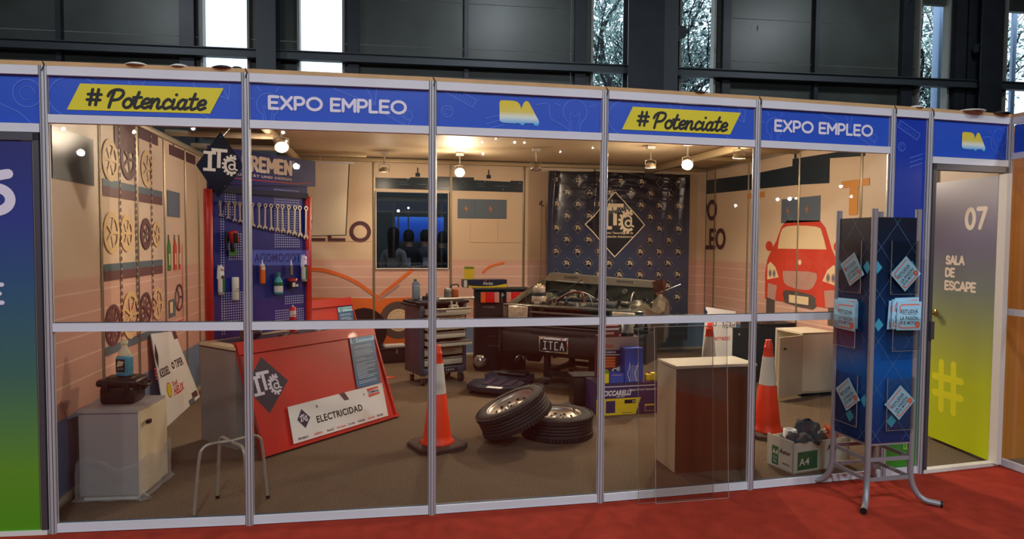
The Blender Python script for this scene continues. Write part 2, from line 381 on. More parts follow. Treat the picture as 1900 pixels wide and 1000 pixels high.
for j, (a, b) in enumerate(wins):
    wn = thing('window_%d' % (j+1), None, None, M=HM, kind='structure')
    m = MB(); t = .05
    for x in (a+t/2, b-t/2): m.box((x, 0, 6.4), (t, .2, 5.2), FRAMEL)
    m.box(((a+b)/2, 0, 3.82), (b-a, .2, .06), FRAMEL); m.build('window_frame', wn)
    m = MB(); m.box(((a+b)/2, .05, 6.4), (b-a-.1, .006, 5.1), glass_mat('hall_glass', (.86, .93, .97)) if 'hall_glass' not in MATS else MATS['hall_glass']); m.build('pane', wn)
for k, (x, w_) in enumerate(((-3.385, .4), (-1.62, .24), (4.94, .85), (5.53, .33), (13.72, .6), (-5.1, .3), (7.05, .2), (11.75, .3), (13.2, .3), (3.5, .26), (9.348, .1), (.874, .1), (-7.635, .1), (16, .6), (-10.2, .4))):
    m = MB()
    if w_ > .3:      # H columns with two flanges and a web
        m.box((x, -.5, 4.5), (w_, .03, 9), HALLSTEEL2 if k in (3, 0) else HALLSTEEL); m.box((x, -.3, 4.5), (.03, .4, 9), HALLSTEEL); m.box((x, -.1, 4.5), (w_, .03, 9), HALLSTEEL)
    else: m.box((x, -.07, 4.5), (w_, .14, 9), HALLSTEEL)
    m.build('column', wf)
m = MB()
for z in (5.56,):
    m.box((5.8, -.2, z), (33, .12, .19), HALLSTEEL2); m.box((5.8, -.28, z+.085), (33, .06, .02), HALLSTEEL2); m.box((4.5, -.28, z-.085), (31, .06, .02), HALLSTEEL2)
m.build('purlin', wf)
m = MB(); m.prism([(5.45, 6.55), (5.9, 6.55), (5.9, 6.3), (5.3, 6.0), (5.3, 6.2)], -.48, -.36, HALLSTEEL); m.prism([(13.4, 6.5), (13.95, 6.75), (13.95, 6.55), (13.4, 6.3)], -.4, -.3, HALLSTEEL); m.build('bracket', wf)
# rest of the hall: roof, far side walls, closed behind the camera
for nm, c, d in (('ceiling_hall', (7, -2.5, 9.1), (37, 30, .2)), ('wall_left', (-11.2, -2.5, 4.5), (.3, 30, 9)), ('wall_right', (25, -2.5, 4.5), (.3, 30, 9)), ('wall_front', (7, -17, 4.5), (37, .3, 9))):
    m = MB(); m.box(c, d, mat('dark_hall_shell', (44, 48, 52), .7, noise=.1, nscale=.5)); struct(m.build(nm))
# outdoor ground and trees seen through the tall windows
m = MB(); m.box((8, 34, -.05), (90, 42, .1), mat('outdoor_paving', (120, 122, 118), .9, noise=.2, nscale=1)); struct(m.build('ground'))
BARK = mat('bark', (58, 56, 58), .9, noise=.2, nscale=6); LEAF = mat('leaves', (150, 178, 168), .6, noise=.3, nscale=1.2); LEAF2 = mat('leaves_dark', (96, 124, 126), .6, noise=.3, nscale=1.5)
def tree(x, y, H, seed, label, spread=3.2, dens=2600):
    rnd = random.Random(seed); t = thing('tree', label, 'tree', (x, y, 0), group='trees outside the hall windows')
    m = MB(); tips = []
    def br(p, d, L, r, dep):
        pts = [p]; q = p.copy(); dd = d.copy()
        for i in range(5):
            dd = (dd+Vector((rnd.uniform(-.22, .22), rnd.uniform(-.22, .22), rnd.uniform(-.08, .16)))).normalized(); q = q+dd*L/5; pts.append(q.copy())
            if dep >= 2: tips.append(q.copy())
        m.tube(pts, [r*(1-.11*i) for i in range(6)], BARK, 6)
        if dep < 4:
            for _ in range(3 if dep else 5):
                k = rnd.randint(2, 5); nd = (dd+Vector((rnd.uniform(-1, 1), rnd.uniform(-1, 1), rnd.uniform(-.25, .6)))).normalized()
                br(pts[k], nd, L*rnd.uniform(.55, .8), r*.5, dep+1)
    br(Vector((0, 0, 0)), Vector((rnd.uniform(-.15, .15), 0, 1)), H*.5, .28, 0)
    m.build('trunk', t)
    m = MB()
    for k in range(dens):
        c = rnd.choice(tips)+Vector([rnd.gauss(0, .42) for _ in range(3)])
        a = Vector([rnd.gauss(0, 1) for _ in range(3)]).normalized(); b = a.orthogonal().normalized(); s_ = rnd.uniform(.05, .12)
        m.add([c-a*s_, c+b*s_*.5, c+a*s_, c-b*s_*.5], [(0, 1, 2, 3)], LEAF if rnd.random() < .6 else LEAF2)
    o = m.build('foliage', t); o['kind'] = 'stuff'; return t
tree(9.5, 18.5, 13, 3, 'bushy tree seen through the third tall window', dens=15000)
tree(13.2, 18.5, 13, 11, 'thin branching tree seen through the fourth tall window', dens=4200)
tree(22.6, 18.5, 13, 5, 'leafy tree seen through the fifth tall window', dens=13000)
tree(26.6, 18.5, 13, 9, 'leafy tree at the right edge window', dens=10000)

for x, y, lb in ((18.72, 13.6, 'pale blue outdoor pillar in the right part of the fifth tall window'), (21.42, 13.6, 'pale blue outdoor pillar at the right edge window'), (8.46, 13.6, 'thin pale outdoor pillar beside the third tall window')):
    t = thing('outdoor_pillar', lb, 'pillar', (x, y, 0), group='pillars outside the hall windows'); m = MB(); k = .26 if 18 < x < 20 else .1
    m.rbox((0, 0, 4.5), (k*1.6, k, 9), .02, mat('pillar_blue', (150, 172, 205), .5)); m.build('shaft', t)
    m = MB(); m.box((0, 0, .1), (k*2, k*1.4, .2), MATS['pillar_blue']); m.build('base', t)

# floors
m = MB(); fp = [(-1.6, .2)]+[(x, y) for x, y in PX]+[(6.05, -14), (-9, -14), (-9, .2)]
m.add([(x, y, 0) for x, y in fp]+[(x, y, -.03) for x, y in fp], [tuple(range(len(fp)))[::-1]], REDCARPET); o = struct(m.build('floor_red_carpet'))
m = MB(); fp = [(-1.6, .2)]+PX+[(6.5, .08), (6.5, 5.2), (-1.6, 5.2)]
m.add([(x, y, 0) for x, y in fp], [tuple(range(len(fp)))], GREYCARPET); struct(m.build('floor_stand_carpet'))
m = MB(); m.add([(-11, -17, -.012), (25, -17, -.012), (25, 13, -.012), (-11, 13, -.012)], [(0, 1, 2, 3)], mat('hall_concrete', (92, 90, 88), .7, noise=.1, nscale=2)); struct(m.build('floor_hall'))
m = MB(); m.line([(a, b) for a, b in [(-1.2, 0), (1.2, 0)]], .001, 0, WHITE)

# ---- aluminium posts of the glazed front
def post_mb(h=2.44, r=.0235, col=ALUP):
    m = MB(); P = []; mt = []
    for k in range(8):
        a0 = R_(45*k-22.5); a1 = R_(45*k+22.5)
        p0 = Vector((math.cos(a0), math.sin(a0)))*r; p1 = Vector((math.cos(a1), math.sin(a1)))*r; n = (p0+p1).normalized()
        g0 = p0.lerp(p1, .42); g1 = p0.lerp(p1, .6)
        P += [p0, g0, g0-n*.006, g1-n*.006, g1]; mt += [col, GROOVE, GROOVE, GROOVE, col]
    n = len(P); vs = [(p.x, p.y, 0) for p in P]+[(p.x, p.y, h) for p in P]
    for i in range(n): m.add([vs[i], vs[(i+1) % n], vs[(i+1) % n+n], vs[i+n]], [(0, 1, 2, 3)], mt[i])
    m.add([(p.x, p.y, h) for p in P], [tuple(range(n))], DARKMETAL); return m
front = thing('wall_stand_front', None, None, kind='structure')
p0 = post_mb().build('post', front, (*PX[0], 0), (0, 0, R_(22.5)))
for x, y in PX[1:]:
    c = p0.copy(); C.objects.link(c); c.location = (x, y, 0); c.parent = front
def rail(M, L, z0, z1, nm='rail', d=.03, m_=ALU, par=None, x0=None, x1=None):
    m = MB(); a = -L/2+.021 if x0 is None else x0; b = L/2-.021 if x1 is None else x1
    m.box(((a+b)/2, 0, (z0+z1)/2), (b-a, d, z1-z0), m_); m.box(((a+b)/2, -.0, z0+.003), (b-a-.002, d+.002, .004), m_)
    m.box(((a+b)/2, .004, z1+.002), (b-a, .006, .006), DARKMETAL)
    return m.build(nm, par or front, M=M)
MODS = {0: 'door', 1: 'g', 2: 'g', 3: 'g', 4: 'g', 5: 'g', 6: 'blue', 7: 'door'}
wi = 7
for i, k in MODS.items():
    M, L = seg(i)
    rail(M, L, 2.393, 2.44)
    m = MB(); m.box((0, .012, 2.452), (L+.0, .05, .022), WOOD); m.build('capping_strip', front, M=M)
    if k == 'g':
        rail(M, L, 2.15, 2.194); rail(M, L, 1.069, 1.113); rail(M, L, 0.004, .05)
        for z0, z1 in ((.05, 1.069), (1.113, 2.15)):
            wn = thing('window_%d' % wi, None, None, M=M, kind='structure'); wi += 1
            m = MB(); m.box((0, .004, (z0+z1)/2), (L-.042, .003, z1-z0), GLASS); m.build('pane', wn)
    if k == 'door':
        rail(M, L, 2.1, 2.145)
        m = MB(); hw = L/2-.022
        for s_ in (-1, 1): m.box((s_*(hw-.014), 0, 1.05), (.028, .045, 2.1), DARKMETAL)
        m.box((0, 0, 2.077), (2*hw, .045, .04), DARKMETAL); m.build('door_frame', front, M=M)
        m = MB(); m.box((0, 0, .012), (2*hw, .05, .024), WHITE); m.build('threshold', front, M=M)
    if k == 'blue': rail(M, L, .004, .05)
    m = MB(); m.tube([(-L/2, -.01, 2.465), (-L/2+.012, -.02, 2.44), (-L/2+.004, -.03, 2.41)], .003, BLACK, 5); m.build('cable_tie', front, M=M)
# clutter lying along the top edge
for i, x, w_, col in ((1, -.05, .12, WHITE), (1, .16, .1, WHITE), (1, .38, .12, BLACK), (1, .45, .07, BLACK), (4, .1, .1, BLACK), (6, .05, .1, WHITE), (7, .0, .2, WHITE), (7, .25, .16, BLACK)):
    M, L = seg(i); m = MB(); m.lathe([(0, .016), (w_*.3, .014), (w_*.5, .004), (w_*.5, 0)], col, 12)
    o = m.build('cable_cover', front); o.matrix_local = M @ Matrix.Translation((x, .02, 2.462))

# ---- fascia signs
def drawing(m, kind, cx, cz, k, y):
    c = BLUELINE; t = .0055
    if kind == 'bulb':
        m.line(arc(cx, cz, .075*k, .075*k, -60, 240, 20), t, y, c); m.line([(cx-.037*k, cz-.065*k), (cx-.03*k, cz-.12*k), (cx+.03*k, cz-.12*k), (cx+.037*k, cz-.065*k)], t, y, c)
        m.line([(cx-.03*k, cz-.135*k), (cx+.03*k, cz-.135*k)], t, y, c); m.line(smooth([(cx-.015*k, cz-.11*k), (cx-.03*k, cz-.01*k), (cx, cz-.03*k), (cx+.03*k, cz-.01*k), (cx+.015*k, cz-.11*k)]), t*.7, y, c)
        for a in (20, 60, 120, 160): m.line([(cx+.1*k*math.cos(R_(a)), cz+.1*k*math.sin(R_(a))), (cx+.135*k*math.cos(R_(a)), cz+.135*k*math.sin(R_(a)))], t, y, c)
    if kind == 'ring': m.line(arc(cx, cz, .035*k, .035*k, 0, 350, 16), t, y, c); m.line(arc(cx, cz, .018*k, .018*k, 0, 300, 10), t*.6, y, c)
    if kind == 'ruler':
        p = [(-.11, .05), (.09, -.05), (.12, .0), (-.08, .1)]; p = [(cx+a*k, cz+b*k) for a, b in p]; m.line(p+[p[0]], t, y, c)
        for j in range(9): m.line([(cx+(-.09+.02*j)*k, cz+(.045-.01*j)*k), (cx+(-.075+.02*j)*k, cz+(.08-.01*j)*k)], t*.5, y, c)
    if kind == 'plane': m.line([(cx-.12*k, cz+.03*k), (cx+.1*k, cz-.05*k), (cx+.11*k, cz+.05*k), (cx+.05*k, cz+.05*k), (cx+.1*k, cz-.05*k)], t, y, c); m.line([(cx-.12*k, cz+.03*k), (cx-.12*k, cz+.06*k)], t, y, c)
    if kind == 'hill': m.line(smooth([(cx-.14*k, cz+.05*k), (cx-.05*k, cz+.06*k), (cx-.03*k, cz-.04*k), (cx+.08*k, cz-.1*k), (cx+.14*k, cz-.16*k)]), t, y, c)
    if kind == 'rays':
        for j in range(3): m.line([(cx, cz-.03*j*k), (cx+.1*k, cz+(.03-.03*j)*k)], t, y, c)
    if kind == 'arcbig': m.line(arc(cx, cz, .13*k, .13*k, 100, 250, 18), t, y, c); m.line(arc(cx+.1*k, cz+.02*k, .1*k, .1*k, 0, 80, 10), t, y, c)
def sign(i, label, z0, z1=2.392, deco=(), name='fascia_sign'):
    M, L = seg(i); t = thing(name, label, 'sign', M=M)
    m = MB(); m.box((0, .004, (z0+z1)/2), (L-.044, .006, z1-z0), BLUEHDR)
    m.build('panel', t); m = MB()
    for d in deco: drawing(m, *d, -.0006)
    if deco: m.build('line_drawings', t)
    return t, L
def potenciate(i, label):
    t, L = sign(i, label, 2.195, deco=(('arcbig', -.38, 2.29, .75), ('bulb', -.05, 2.31, .6), ('plane', .33, 2.34, .8), ('hill', .25, 2.26, .5)))
    m = MB(); m.poly([(-.392, 2.222), (.315, 2.222), (.385, 2.358), (-.325, 2.358)], -.0014, YELLOW); m.build('badge', t)
    m = MB(); m.strokes('#', -.258, 2.29, .085, .095, .0155, -.0022, INK, shear=.18)
    m.strokes('potenciate', .052, 2.286, .50, .108, .0155, -.0022, INK, shear=.25, gap=.1); m.build('lettering', t); return t
def expo(i, label):
    t, L = sign(i, label, 2.195, deco=(('bulb', -.38, 2.28, .8), ('plane', .08, 2.35, 1), ('ring', .36, 2.25, .7), ('ruler', .3, 2.22, .6)))
    m = MB(); m.strokes('EXPO EMPLEO', -.015, 2.292, .735, .078, .0155, -.0014, WHITETXT, gap=.24); m.build('lettering', t); return t
BAG = ramp_mat('ba_gradient', [(0, (70, 170, 236)), (.3, (226, 236, 222)), (.52, (222, 206, 90)), (1, (226, 200, 36))], -.065, .065, .4)
def ba(i, label, cx, cz, z0, k=1.0, deco=()):
    t, L = sign(i, label, z0, deco=deco)
    m = MB(); y = 0
    B = smooth([(-.085, .055), (-.03, .062), (.0, .04), (-.012, .008), (.0, -.02), (-.012, -.045)], 4)
    m.poly([(-.11, -.052), (-.02, -.056), (-.0, -.03), (.0, -.0), (-.002, .03), (-.03, .06), (-.1, .062), (-.112, .05)], y, BAG)
    m.line([(-.098, -.045), (-.098, .05), (-.035, .05)], .026, y, BAG); m.ring(-.03, .022, 0, .04, y, BAG); m.ring(-.028, -.02, 0, .038, y, BAG)
    m.poly([(-.02, -.045), (.03, .055), (.055, .055), (.105, -.045)], y, BAG); m.line([(.0, -.045), (.042, .048), (.098, -.05)], .034, y, BAG)
    m.line([(.02, -.044), (.08, -.042)], .03, y, BAG); m.disc(.098, -.055, .017, y, BAG); m.disc(.018, -.058, .014, y, BAG); m.line([(-.09, -.05), (-.02, -.052)], .022, y, BAG)
    o = m.build('logo', t, (cx, -.0016, cz)); o.scale = (k, 1, k); return t
sign(0, 'blue fascia panel with line drawings over the closed gradient door', 2.146, deco=(('hill', .3, 2.3, 1), ('ring', .42, 2.3, 2), ('ruler', .2, 2.22, .7)))
potenciate(1, 'blue fascia panel with yellow #Potenciate badge above the tool board bay')
expo(2, 'blue EXPO EMPLEO fascia panel between yellow badge panel and BA logo panel')
ba(3, 'blue fascia panel with BA logo above the two car tyres', -.01, 2.293, 2.195, 1.02, (('ruler', -.35, 2.35, .8), ('ring', -.42, 2.28, .9), ('rays', -.2, 2.25, 1), ('bulb', .32, 2.31, .95), ('hill', .2, 2.3, .8)))
potenciate(4, 'blue fascia panel with yellow #Potenciate badge above the white pedestal box')
expo(5, 'blue EXPO EMPLEO fascia panel above the red car mural')
ba(7, 'blue fascia panel with BA logo above the open door', .03, 2.265, 2.146, .92, (('hill', .22, 2.25, .8), ('bulb', .26, 2.3, .8)))
M, L = seg(6); t = thing('blue_infill_panel', 'narrow full-height blue to green panel left of the open door', 'panel', M=M)
NAR = ramp_mat('narrow_panel_print', [(0, (60, 140, 36)), (.12, (54, 128, 60)), (.5, (36, 64, 150)), (1, (28, 58, 172))], 0, 2.4, .3)
m = MB(); m.box((0, .004, 1.221), (L-.044, .006, 2.342), NAR); m.build('panel', t); m = MB()
drawing(m, 'ruler', -.02, 2.29, .8, -.0006); drawing(m, 'ring', -.07, 2.2, .8, -.0006); drawing(m, 'rays', .0, 2.13, 1, -.0006); m.build('line_drawings', t)
m = MB(); m.strokes('E', .045, .2, .06, .05, .011, -.001, mat('lime_print', (130, 190, 60), .5), rot=90); m.strokes('E', .045, .28, .05, .05, .011, -.001, MATS['lime_print'], rot=90); m.build('lettering', t)
for s_ in (-1, 1): pass

# ---- doors
DL = ramp_mat('left_door_print', [(0, (84, 150, 28)), (.16, (96, 148, 44)), (.4, (66, 110, 96)), (.62, (52, 92, 124)), (.8, (52, 66, 140)), (1, (48, 52, 116))], .03, 2.05, .35)
d = thing('door_1', None, None, M=seg(0)[0], kind='structure'); L = seg(0)[1]
m = MB(); m.box((-.005, .0, 1.037), (L-.11, .03, 2.03), DL); m.box((L/2-.058, .004, 1.037), (.012, .026, 2.03), mat('raw_door_edge', (190, 170, 140), .7)); m.build('slab', d)
m = MB(); m.strokes('6', L/2-.235, 1.79, .19, .24, .05, -.0165, WHITETXT); m.strokes('E', L/2-.26, 1.27, .11, .115, .022, -.0165, WHITETXT); m.strokes('0', L/2-.47, 1.79, .19, .24, .05, -.0165, WHITETXT)
m.build('lettering', d)
DR = ramp_mat('right_door_print', [(0, (200, 212, 24)), (.25, (186, 200, 44)), (.42, (160, 170, 92)), (.58, (122, 134, 122)), (.75, (104, 100, 132)), (1, (94, 82, 128))], .02, 2.04, .32)
a = Vector((5.962, .075, 0)); b = Vector((6.035, .69, 0)); x = (a-b).normalized(); yv = Vector((-x.y, x.x, 0))
DM = frame(b, x, yv, Vector((0, 0, 1))); DW = (a-b).length
if yv.x < 0: pass
d = thing('door_2', None, None, M=DM, kind='structure')
m = MB(); m.box((DW/2, 0, 1.035), (DW, .035, 2.02), WHITE); m.box((DW/2, -.0185, 1.035), (DW-.002, .001, 2.02), DR); m.build('slab', d)
m = MB(); m.box((DW+.035, .0, 1.035), (.07, .035, 2.03), WHITE); m.build('door_jamb', d)
m = MB(); m.strokes('07', .43, 1.75, .21, .17, .033, -.0196, mat('door_text_cream', (240, 224, 206), .5), gap=.3)
m.strokes('SALA', .245, 1.44, .19, .075, .017, -.0196, MATS['door_text_cream']); m.strokes('DE', .198, 1.345, .1, .075, .017, -.0196, MATS['door_text_cream']); m.strokes('ESCAPE', .3, 1.245, .31, .078, .017, -.0196, MATS['door_text_cream']); m.build('lettering', d)
m = MB(); m.strokes('#', .21, .46, .33, .42, .055, -.0194, mat('hash_lime', (226, 226, 40), .4), rot=2); m.build('hash_print', d)
m = MB(); m.cyl((.06, -.018, 1.02), (.06, -.05, 1.02), .012, BRASS); m.lathe([(0, 0), (.018, .003), (.027, .018), (.026, .032), (.014, .04), (.0, .042)], BRASS, 16, Matrix.Translation((.06, -.045, 1.02)) @ Matrix.Rotation(PI/2, 4, 'X')); m.lathe([(.0, 0), (.03, 0), (.028, .006), (0, .007)], BRASS, 16, Matrix.Translation((.06, -.019, 1.02)) @ Matrix.Rotation(PI/2, 4, 'X')); m.build('door_handle', d)
m = MB(); m.box((0, -.03, .98), (.028, .02, .12), DARKMETAL); o = m.build('latch_plate', front, M=Matrix.Translation((5.345, .02, 0)))

# ---- stand walls with mural prints
WALLP = ramp_mat('mural_ground', [(0, (104, 134, 166)), (.196, (108, 138, 168)), (.2, (216, 168, 150)), (.52, (226, 180, 160)), (.53, (230, 204, 174)), (1, (230, 206, 176))], 0, 2.5, .42,
                 lines=(.135, .012, .6, 1.28, (240, 206, 184)))
for n_ in MATS['mural_ground'].node_tree.nodes:
    if n_.type == 'VALTORGB': n_.color_ramp.interpolation = 'LINEAR'
def wall(name, M, x0, x1, h, posts, col=ALUP, hole=None):
    t = thing(name, None, None, M=M, kind='structure'); e = [x0]+list(posts)+[x1]
    for a, b in zip(e, e[1:]):
        m = MB()
        if hole and a < hole[0]+.2 and b > hole[1]-.2:
            m.box(((a+b)/2, .02, hole[2]/2), (b-a-.004, .03, hole[2]), WALLP); m.box(((a+b)/2, .02, (h+hole[3])/2), (b-a-.004, .03, h-hole[3]), WALLP)
        else: m.box(((a+b)/2, .02, h/2), (b-a-.004, .03, h), WALLP)
        m.build('wall_panel', t)
    pm = None
    for p in posts:
        if pm is None: pm = post_mb(h, .02, mat('wall_post_champagne', (176, 160, 130), .35, .6)).build('post', t, (p, 0.012, 0), (0, 0, R_(22.5)))
        else: c = pm.copy(); C.objects.link(c); c.location = (p, .012, 0); c.parent = t
    m = MB(); m.rbox(((x0+x1)/2, 0, h-.02), (x1-x0, .05, .045), .004, mat('warm_alu', (196, 184, 160), .4, .4), seg=1); m.build('top_rail', t)
    m = MB(); m.rbox(((x0+x1)/2, -.004, .025), (x1-x0, .03, .05), .004, MATS['warm_alu'], seg=1); m.build('bottom_rail', t)
    return t
WB = wall('wall_stand_back', Matrix.Translation((0, 5, 0)), -.3, 6.35, 2.63, (.64, 1.63, 2.64, 3.64, 4.65, 5.65), hole=(1.66, 2.61, 1.19, 2.21))
LM = Matrix.Translation((-.12, 0, 0)) @ Matrix.Rotation(PI/2, 4, 'Z')
WL = wall('wall_stand_left', LM, .135, 5, 2.46, (1.10, 1.77, 2.42, 3.04, 3.5, 4.3))
RM = Matrix.Translation((6.35, 0, 0)) @ Matrix.Rotation(-PI/2, 4, 'Z')
WR = wall('wall_stand_right', RM, -5, -1.3, 2.64, (-4.75, -3.9, -2.87, -1.9))
WR2 = wall('wall_stand_right_front', RM, -1.3, -.12, 2.44, (-1.0,))

# mural on the back wall
Y = -.0005
m = MB()
m.prism([(1.655, 2.245), (3.63, 2.235), (3.63, 2.39), (3.45, 2.39), (3.45, 2.375), (2.95, 2.385), (2.95, 2.42), (2.45, 2.42), (2.45, 2.4), (2.1, 2.4), (2.1, 2.385), (1.655, 2.385)], Y, .004, MDARK)
for cx in (2.2, 3.15):
    m.rect(cx-.03, 2.41, cx+.03, 2.46, Y, MDARK); m.rect(cx-.008, 2.46, cx+.008, 2.53, Y, MDARK)
m.build('mural_skyline', WB)
m = MB()
for a in (1.72, 2.75):
    m.line([(a+.05, 2.28), (a+.1, 2.32), (a+.05, 2.36), (a, 2.32), (a+.05, 2.28)], .004, Y-.001, MGREY)
    for zz, w_ in ((2.335, .1), (2.305, .12)): m.text('VIRA', a+.3, zz, w_, .014, Y-.001, MGREY) if 0 else m.line([(a+.24, zz), (a+.24+w_, zz)], .006, Y-.001, MGREY)
    m.line([(a+.48, 2.31), (a+.68, 2.312)], .007, Y-.001, MGREY); m.line([(a+.78, 2.29), (a+.9, 2.29)], .006, Y-.001, MMAROON)
    for b_, c_ in ((.35, 2.37), (.83, 2.36), (.6, 2.27)): m.disc(a+b_, c_, .012, Y-.001, MGREY, 8)
m.build('mural_marks', WB)
def charger(par, x0, z0, x1, z1, split):
    m = MB(); m.prism([(x0, z0), (x1, z0), (x1, z1), (x0, z1)], Y, .004, MGREY)
    for cx in ((x0+split)/2, (split+x1)/2):
        cz = (z0+z1)/2; k = .05
        m.poly([(cx+.1*k, cz+k), (cx-.55*k, cz-.1*k), (cx-.05*k, cz-.05*k)], Y-.001, MBOLT); m.poly([(cx-.1*k, cz-k), (cx+.55*k, cz+.15*k), (cx+.05*k, cz+.05*k)], Y-.001, MBOLT)
    m.rect(split-.006, z0, split+.006, z1, Y-.001, MTEAL); return m.build('mural_charger', par)
charger(WB, 2.73, 1.87, 3.4, 2.13, 2.96)
m = MB(); m.ring(1.457, 1.677, .088, .138, Y, PURPLE)
for x in (1.17, .92):
    m.rect(x-.12, 1.545, x+.1, 1.59, Y, PURPLE); m.rect(x-.12, 1.66, x+.08, 1.7, Y, PURPLE); m.rect(x-.12, 1.78, x+.1, 1.82, Y, PURPLE)
for x in (1.05, .8): m.rect(x, 1.55, x+.045, 1.81, Y, PURPLE)
m.build('mural_lettering', WB)
m = MB(); m.line(smooth([(.6, 1.16), (.9, 1.185), (1.15, 1.13), (1.4, 1.02), (1.62, .86), (1.72, .8)]), .045, Y-.0012, MORANGE)
m.poly([(.3, .2), (2.4, .2), (2.55, .5), (2.4, .72), (2.2, .82), (1.75, .8), (1.1, .82), (.3, .83)], Y, MORANGE); m.line([(1.73, .85), (2.14, 1.19)], .04, Y-.001, MORANGE); m.line([(1.68, .78), (1.95, .98)], .03, Y-.0016, MPINK)
m.line(smooth([(3.08, 1.14), (3.17, 1.22), (3.36, 1.27)]), .03, Y-.001, MORANGE)
m.build('mural_orange_car', WB)
m = MB(); m.disc(1.95, .51, .25, Y-.002, MTYRE, 28); m.disc(1.95, .51, .15, Y-.003, MCREAM, 24); m.ring(1.95, .51, .12, .126, Y-.004, MPINK)
for a in range(0, 360, 30): m.line([(1.95, .51), (1.95+.12*math.cos(R_(a)), .51+.12*math.sin(R_(a)))], .005, Y-.004, MPINK)
m.disc(1.5, .38, .3, Y-.002, MATTBLACK, 24); m.build('mural_wheel', WB)
m = MB()
for x in (2.9, 3.28): m.line([(x, 1.86), (x, 1.55), (x+.3, 1.55)], .004, Y, MPINK)
m.line([(.3, 1.55), (1.6, 1.55)], .004, Y, MPINK); m.build('mural_fine_lines', WB)

# mural on the right wall: u = -world y
m = MB()
m.prism([(-5.0, 2.27), (-2.87, 2.225), (-2.37, 2.2), (-2.37, 2.42), (-2.37, 2.46), (-1.86, 2.42), (-1.86, 2.5), (-3.0, 2.53), (-3.0, 2.45), (-3.9, 2.44), (-5.0, 2.47)], Y, .004, MDARK); m.rect(-2.97, 2.53, -2.93, 2.6, Y, MDARK); m.build('mural_skyline', WR)
charger(WR, -3.19, 1.8, -2.5, 2.08, -2.94)
m = MB()
for u in (-3.73, -1.98): m.rect(u-.2, 2.13, u+.19, 2.2, Y, mat('mural_amber', (224, 152, 64), .5)); m.rect(u-.08, 1.85, u+.04, 2.13, Y, MATS['mural_amber'])
m.build('mural_letter_t', WR)
m = MB(); m.strokes('EMPLEO', -5.04, 1.62, 1.2, .3, .06, Y, PURPLE); m.strokes('EXPO', -5.12, 2.03, .86, .3, .06, Y, PURPLE)
for i_, v in enumerate(m.v):
    if v[0] < -4.99: m.v[i_] = (-4.99, v[1], v[2])
m.build('mural_lettering', WR)
m = MB()   # red car seen head on
body = [(-3.48, .88), (-3.49, 1.2), (-3.45, 1.36), (-3.36, 1.5), (-3.28, 1.58), (-3.18, 1.76), (-3.08, 1.83), (-2.5, 1.81), (-2.41, 1.73), (-2.3, 1.5), (-2.2, 1.36), (-2.15, 1.2), (-2.15, .88)]
m.prism(body, Y, .004, MRED); m.rect(-3.45, .7, -3.28, .9, Y, MTYRE); m.rect(-2.33, .7, -2.17, .9, Y, MTYRE)
m.poly(smooth([(-3.24, 1.5), (-3.2, 1.66), (-3.08, 1.76), (-2.55, 1.745), (-2.45, 1.66), (-2.38, 1.5)], 3), Y-.001, MCREAM)
m.disc(-3.42, 1.53, .07, Y-.001, MRED, 14, .06); m.disc(-2.2, 1.53, .07, Y-.001, MRED, 14, .06)
for s_, c in ((1, -3.34), (-1, -2.3)):
    m.poly([(c-.1*s_, 1.12), (c+.13*s_, 1.16), (c+.06*s_, 1.28), (c-.04*s_, 1.34), (c-.1*s_, 1.3)], Y-.001, MCREAM)
    for q in (-.04, .04): m.disc(c+q, 1.2, .034, Y-.002, MPINK, 14, .05); m.disc(c+q, 1.2, .018, Y-.003, MGREY, 10, .03)
    m.poly([(c-.09*s_, .9), (c+.07*s_, .88), (c+.1*s_, 1.06), (c-.08*s_, 1.08)], Y-.001, MPINK)
m.poly(smooth([(-3.13, 1.24), (-3.1, 1.1), (-2.9, 1.05), (-2.65, 1.05), (-2.55, 1.12), (-2.53, 1.24), (-2.8, 1.25)], 2), Y-.001, MPINK)
m.poly(smooth([(-3.12, .96), (-3.06, 1.02), (-2.6, 1.0), (-2.53, .93), (-2.58, .84), (-3.08, .87)], 2), Y-.001, MTYRE)
m.rect(-3.0, .88, -2.65, .97, Y-.002, MCREAM); m.disc(-2.82, 1.35, .03, Y-.001, MCREAM); m.build('mural_red_car', WR)
m = MB()
for cz in (1.15, .7, .3):
    for u in (-.62, -.28): m.ring(u, cz, .12, .16, Y, MRED if cz < 1 else MTAN); [m.line([(u, cz), (u+.12*math.cos(R_(a)), cz+.12*math.sin(R_(a)))], .015, Y, MRED if cz < 1 else MTAN) for a in range(0, 360, 30)]
m.rect(-.95, 1.42, -.1, 1.5, Y, MMAROON); m.build('mural_wheels', WR2)

# mural on the left wall: u = world y
m = MB(); m.prism([(.45, 1.9), (1.0, 1.9), (1.0, 2.2), (.45, 2.2)], Y, .004, MDARK); m.prism([(1.83, 2.34), (2.27, 2.34), (2.27, 2.43), (1.83, 2.43)], Y, .004, PURPLE); m.prism([(2.58, 2.31), (3.4, 2.31), (3.4, 2.4), (2.58, 2.4)], Y, .004, PURPLE); m.rect(2.68, 2.38, 2.71, 2.44, Y, PURPLE); m.build('mural_roofs', WL)
m = MB()
for z0, u1 in ((1.85, 2.36), (1.27, 2.34)):
    m.rect(1.13, z0, u1, z0+.065, Y, MMAROON); m.rect(1.13, z0+.065, u1, z0+.115, Y, MTEAL)
m.rect(1.35, 2.2, 1.82, 2.44, Y, MMAROON); m.build('mural_shelves', WL)
m = MB()
def wheel(cu, cz, r, rim, spokes, col):
    m.ring(cu, cz, rim, r, Y-.001, col, k=1.05)
    for a in range(spokes): m.line([(cu, cz), (cu+rim*math.cos(2*PI*a/spokes), cz+rim*math.sin(2*PI*a/spokes))], .02, Y-.001, col)
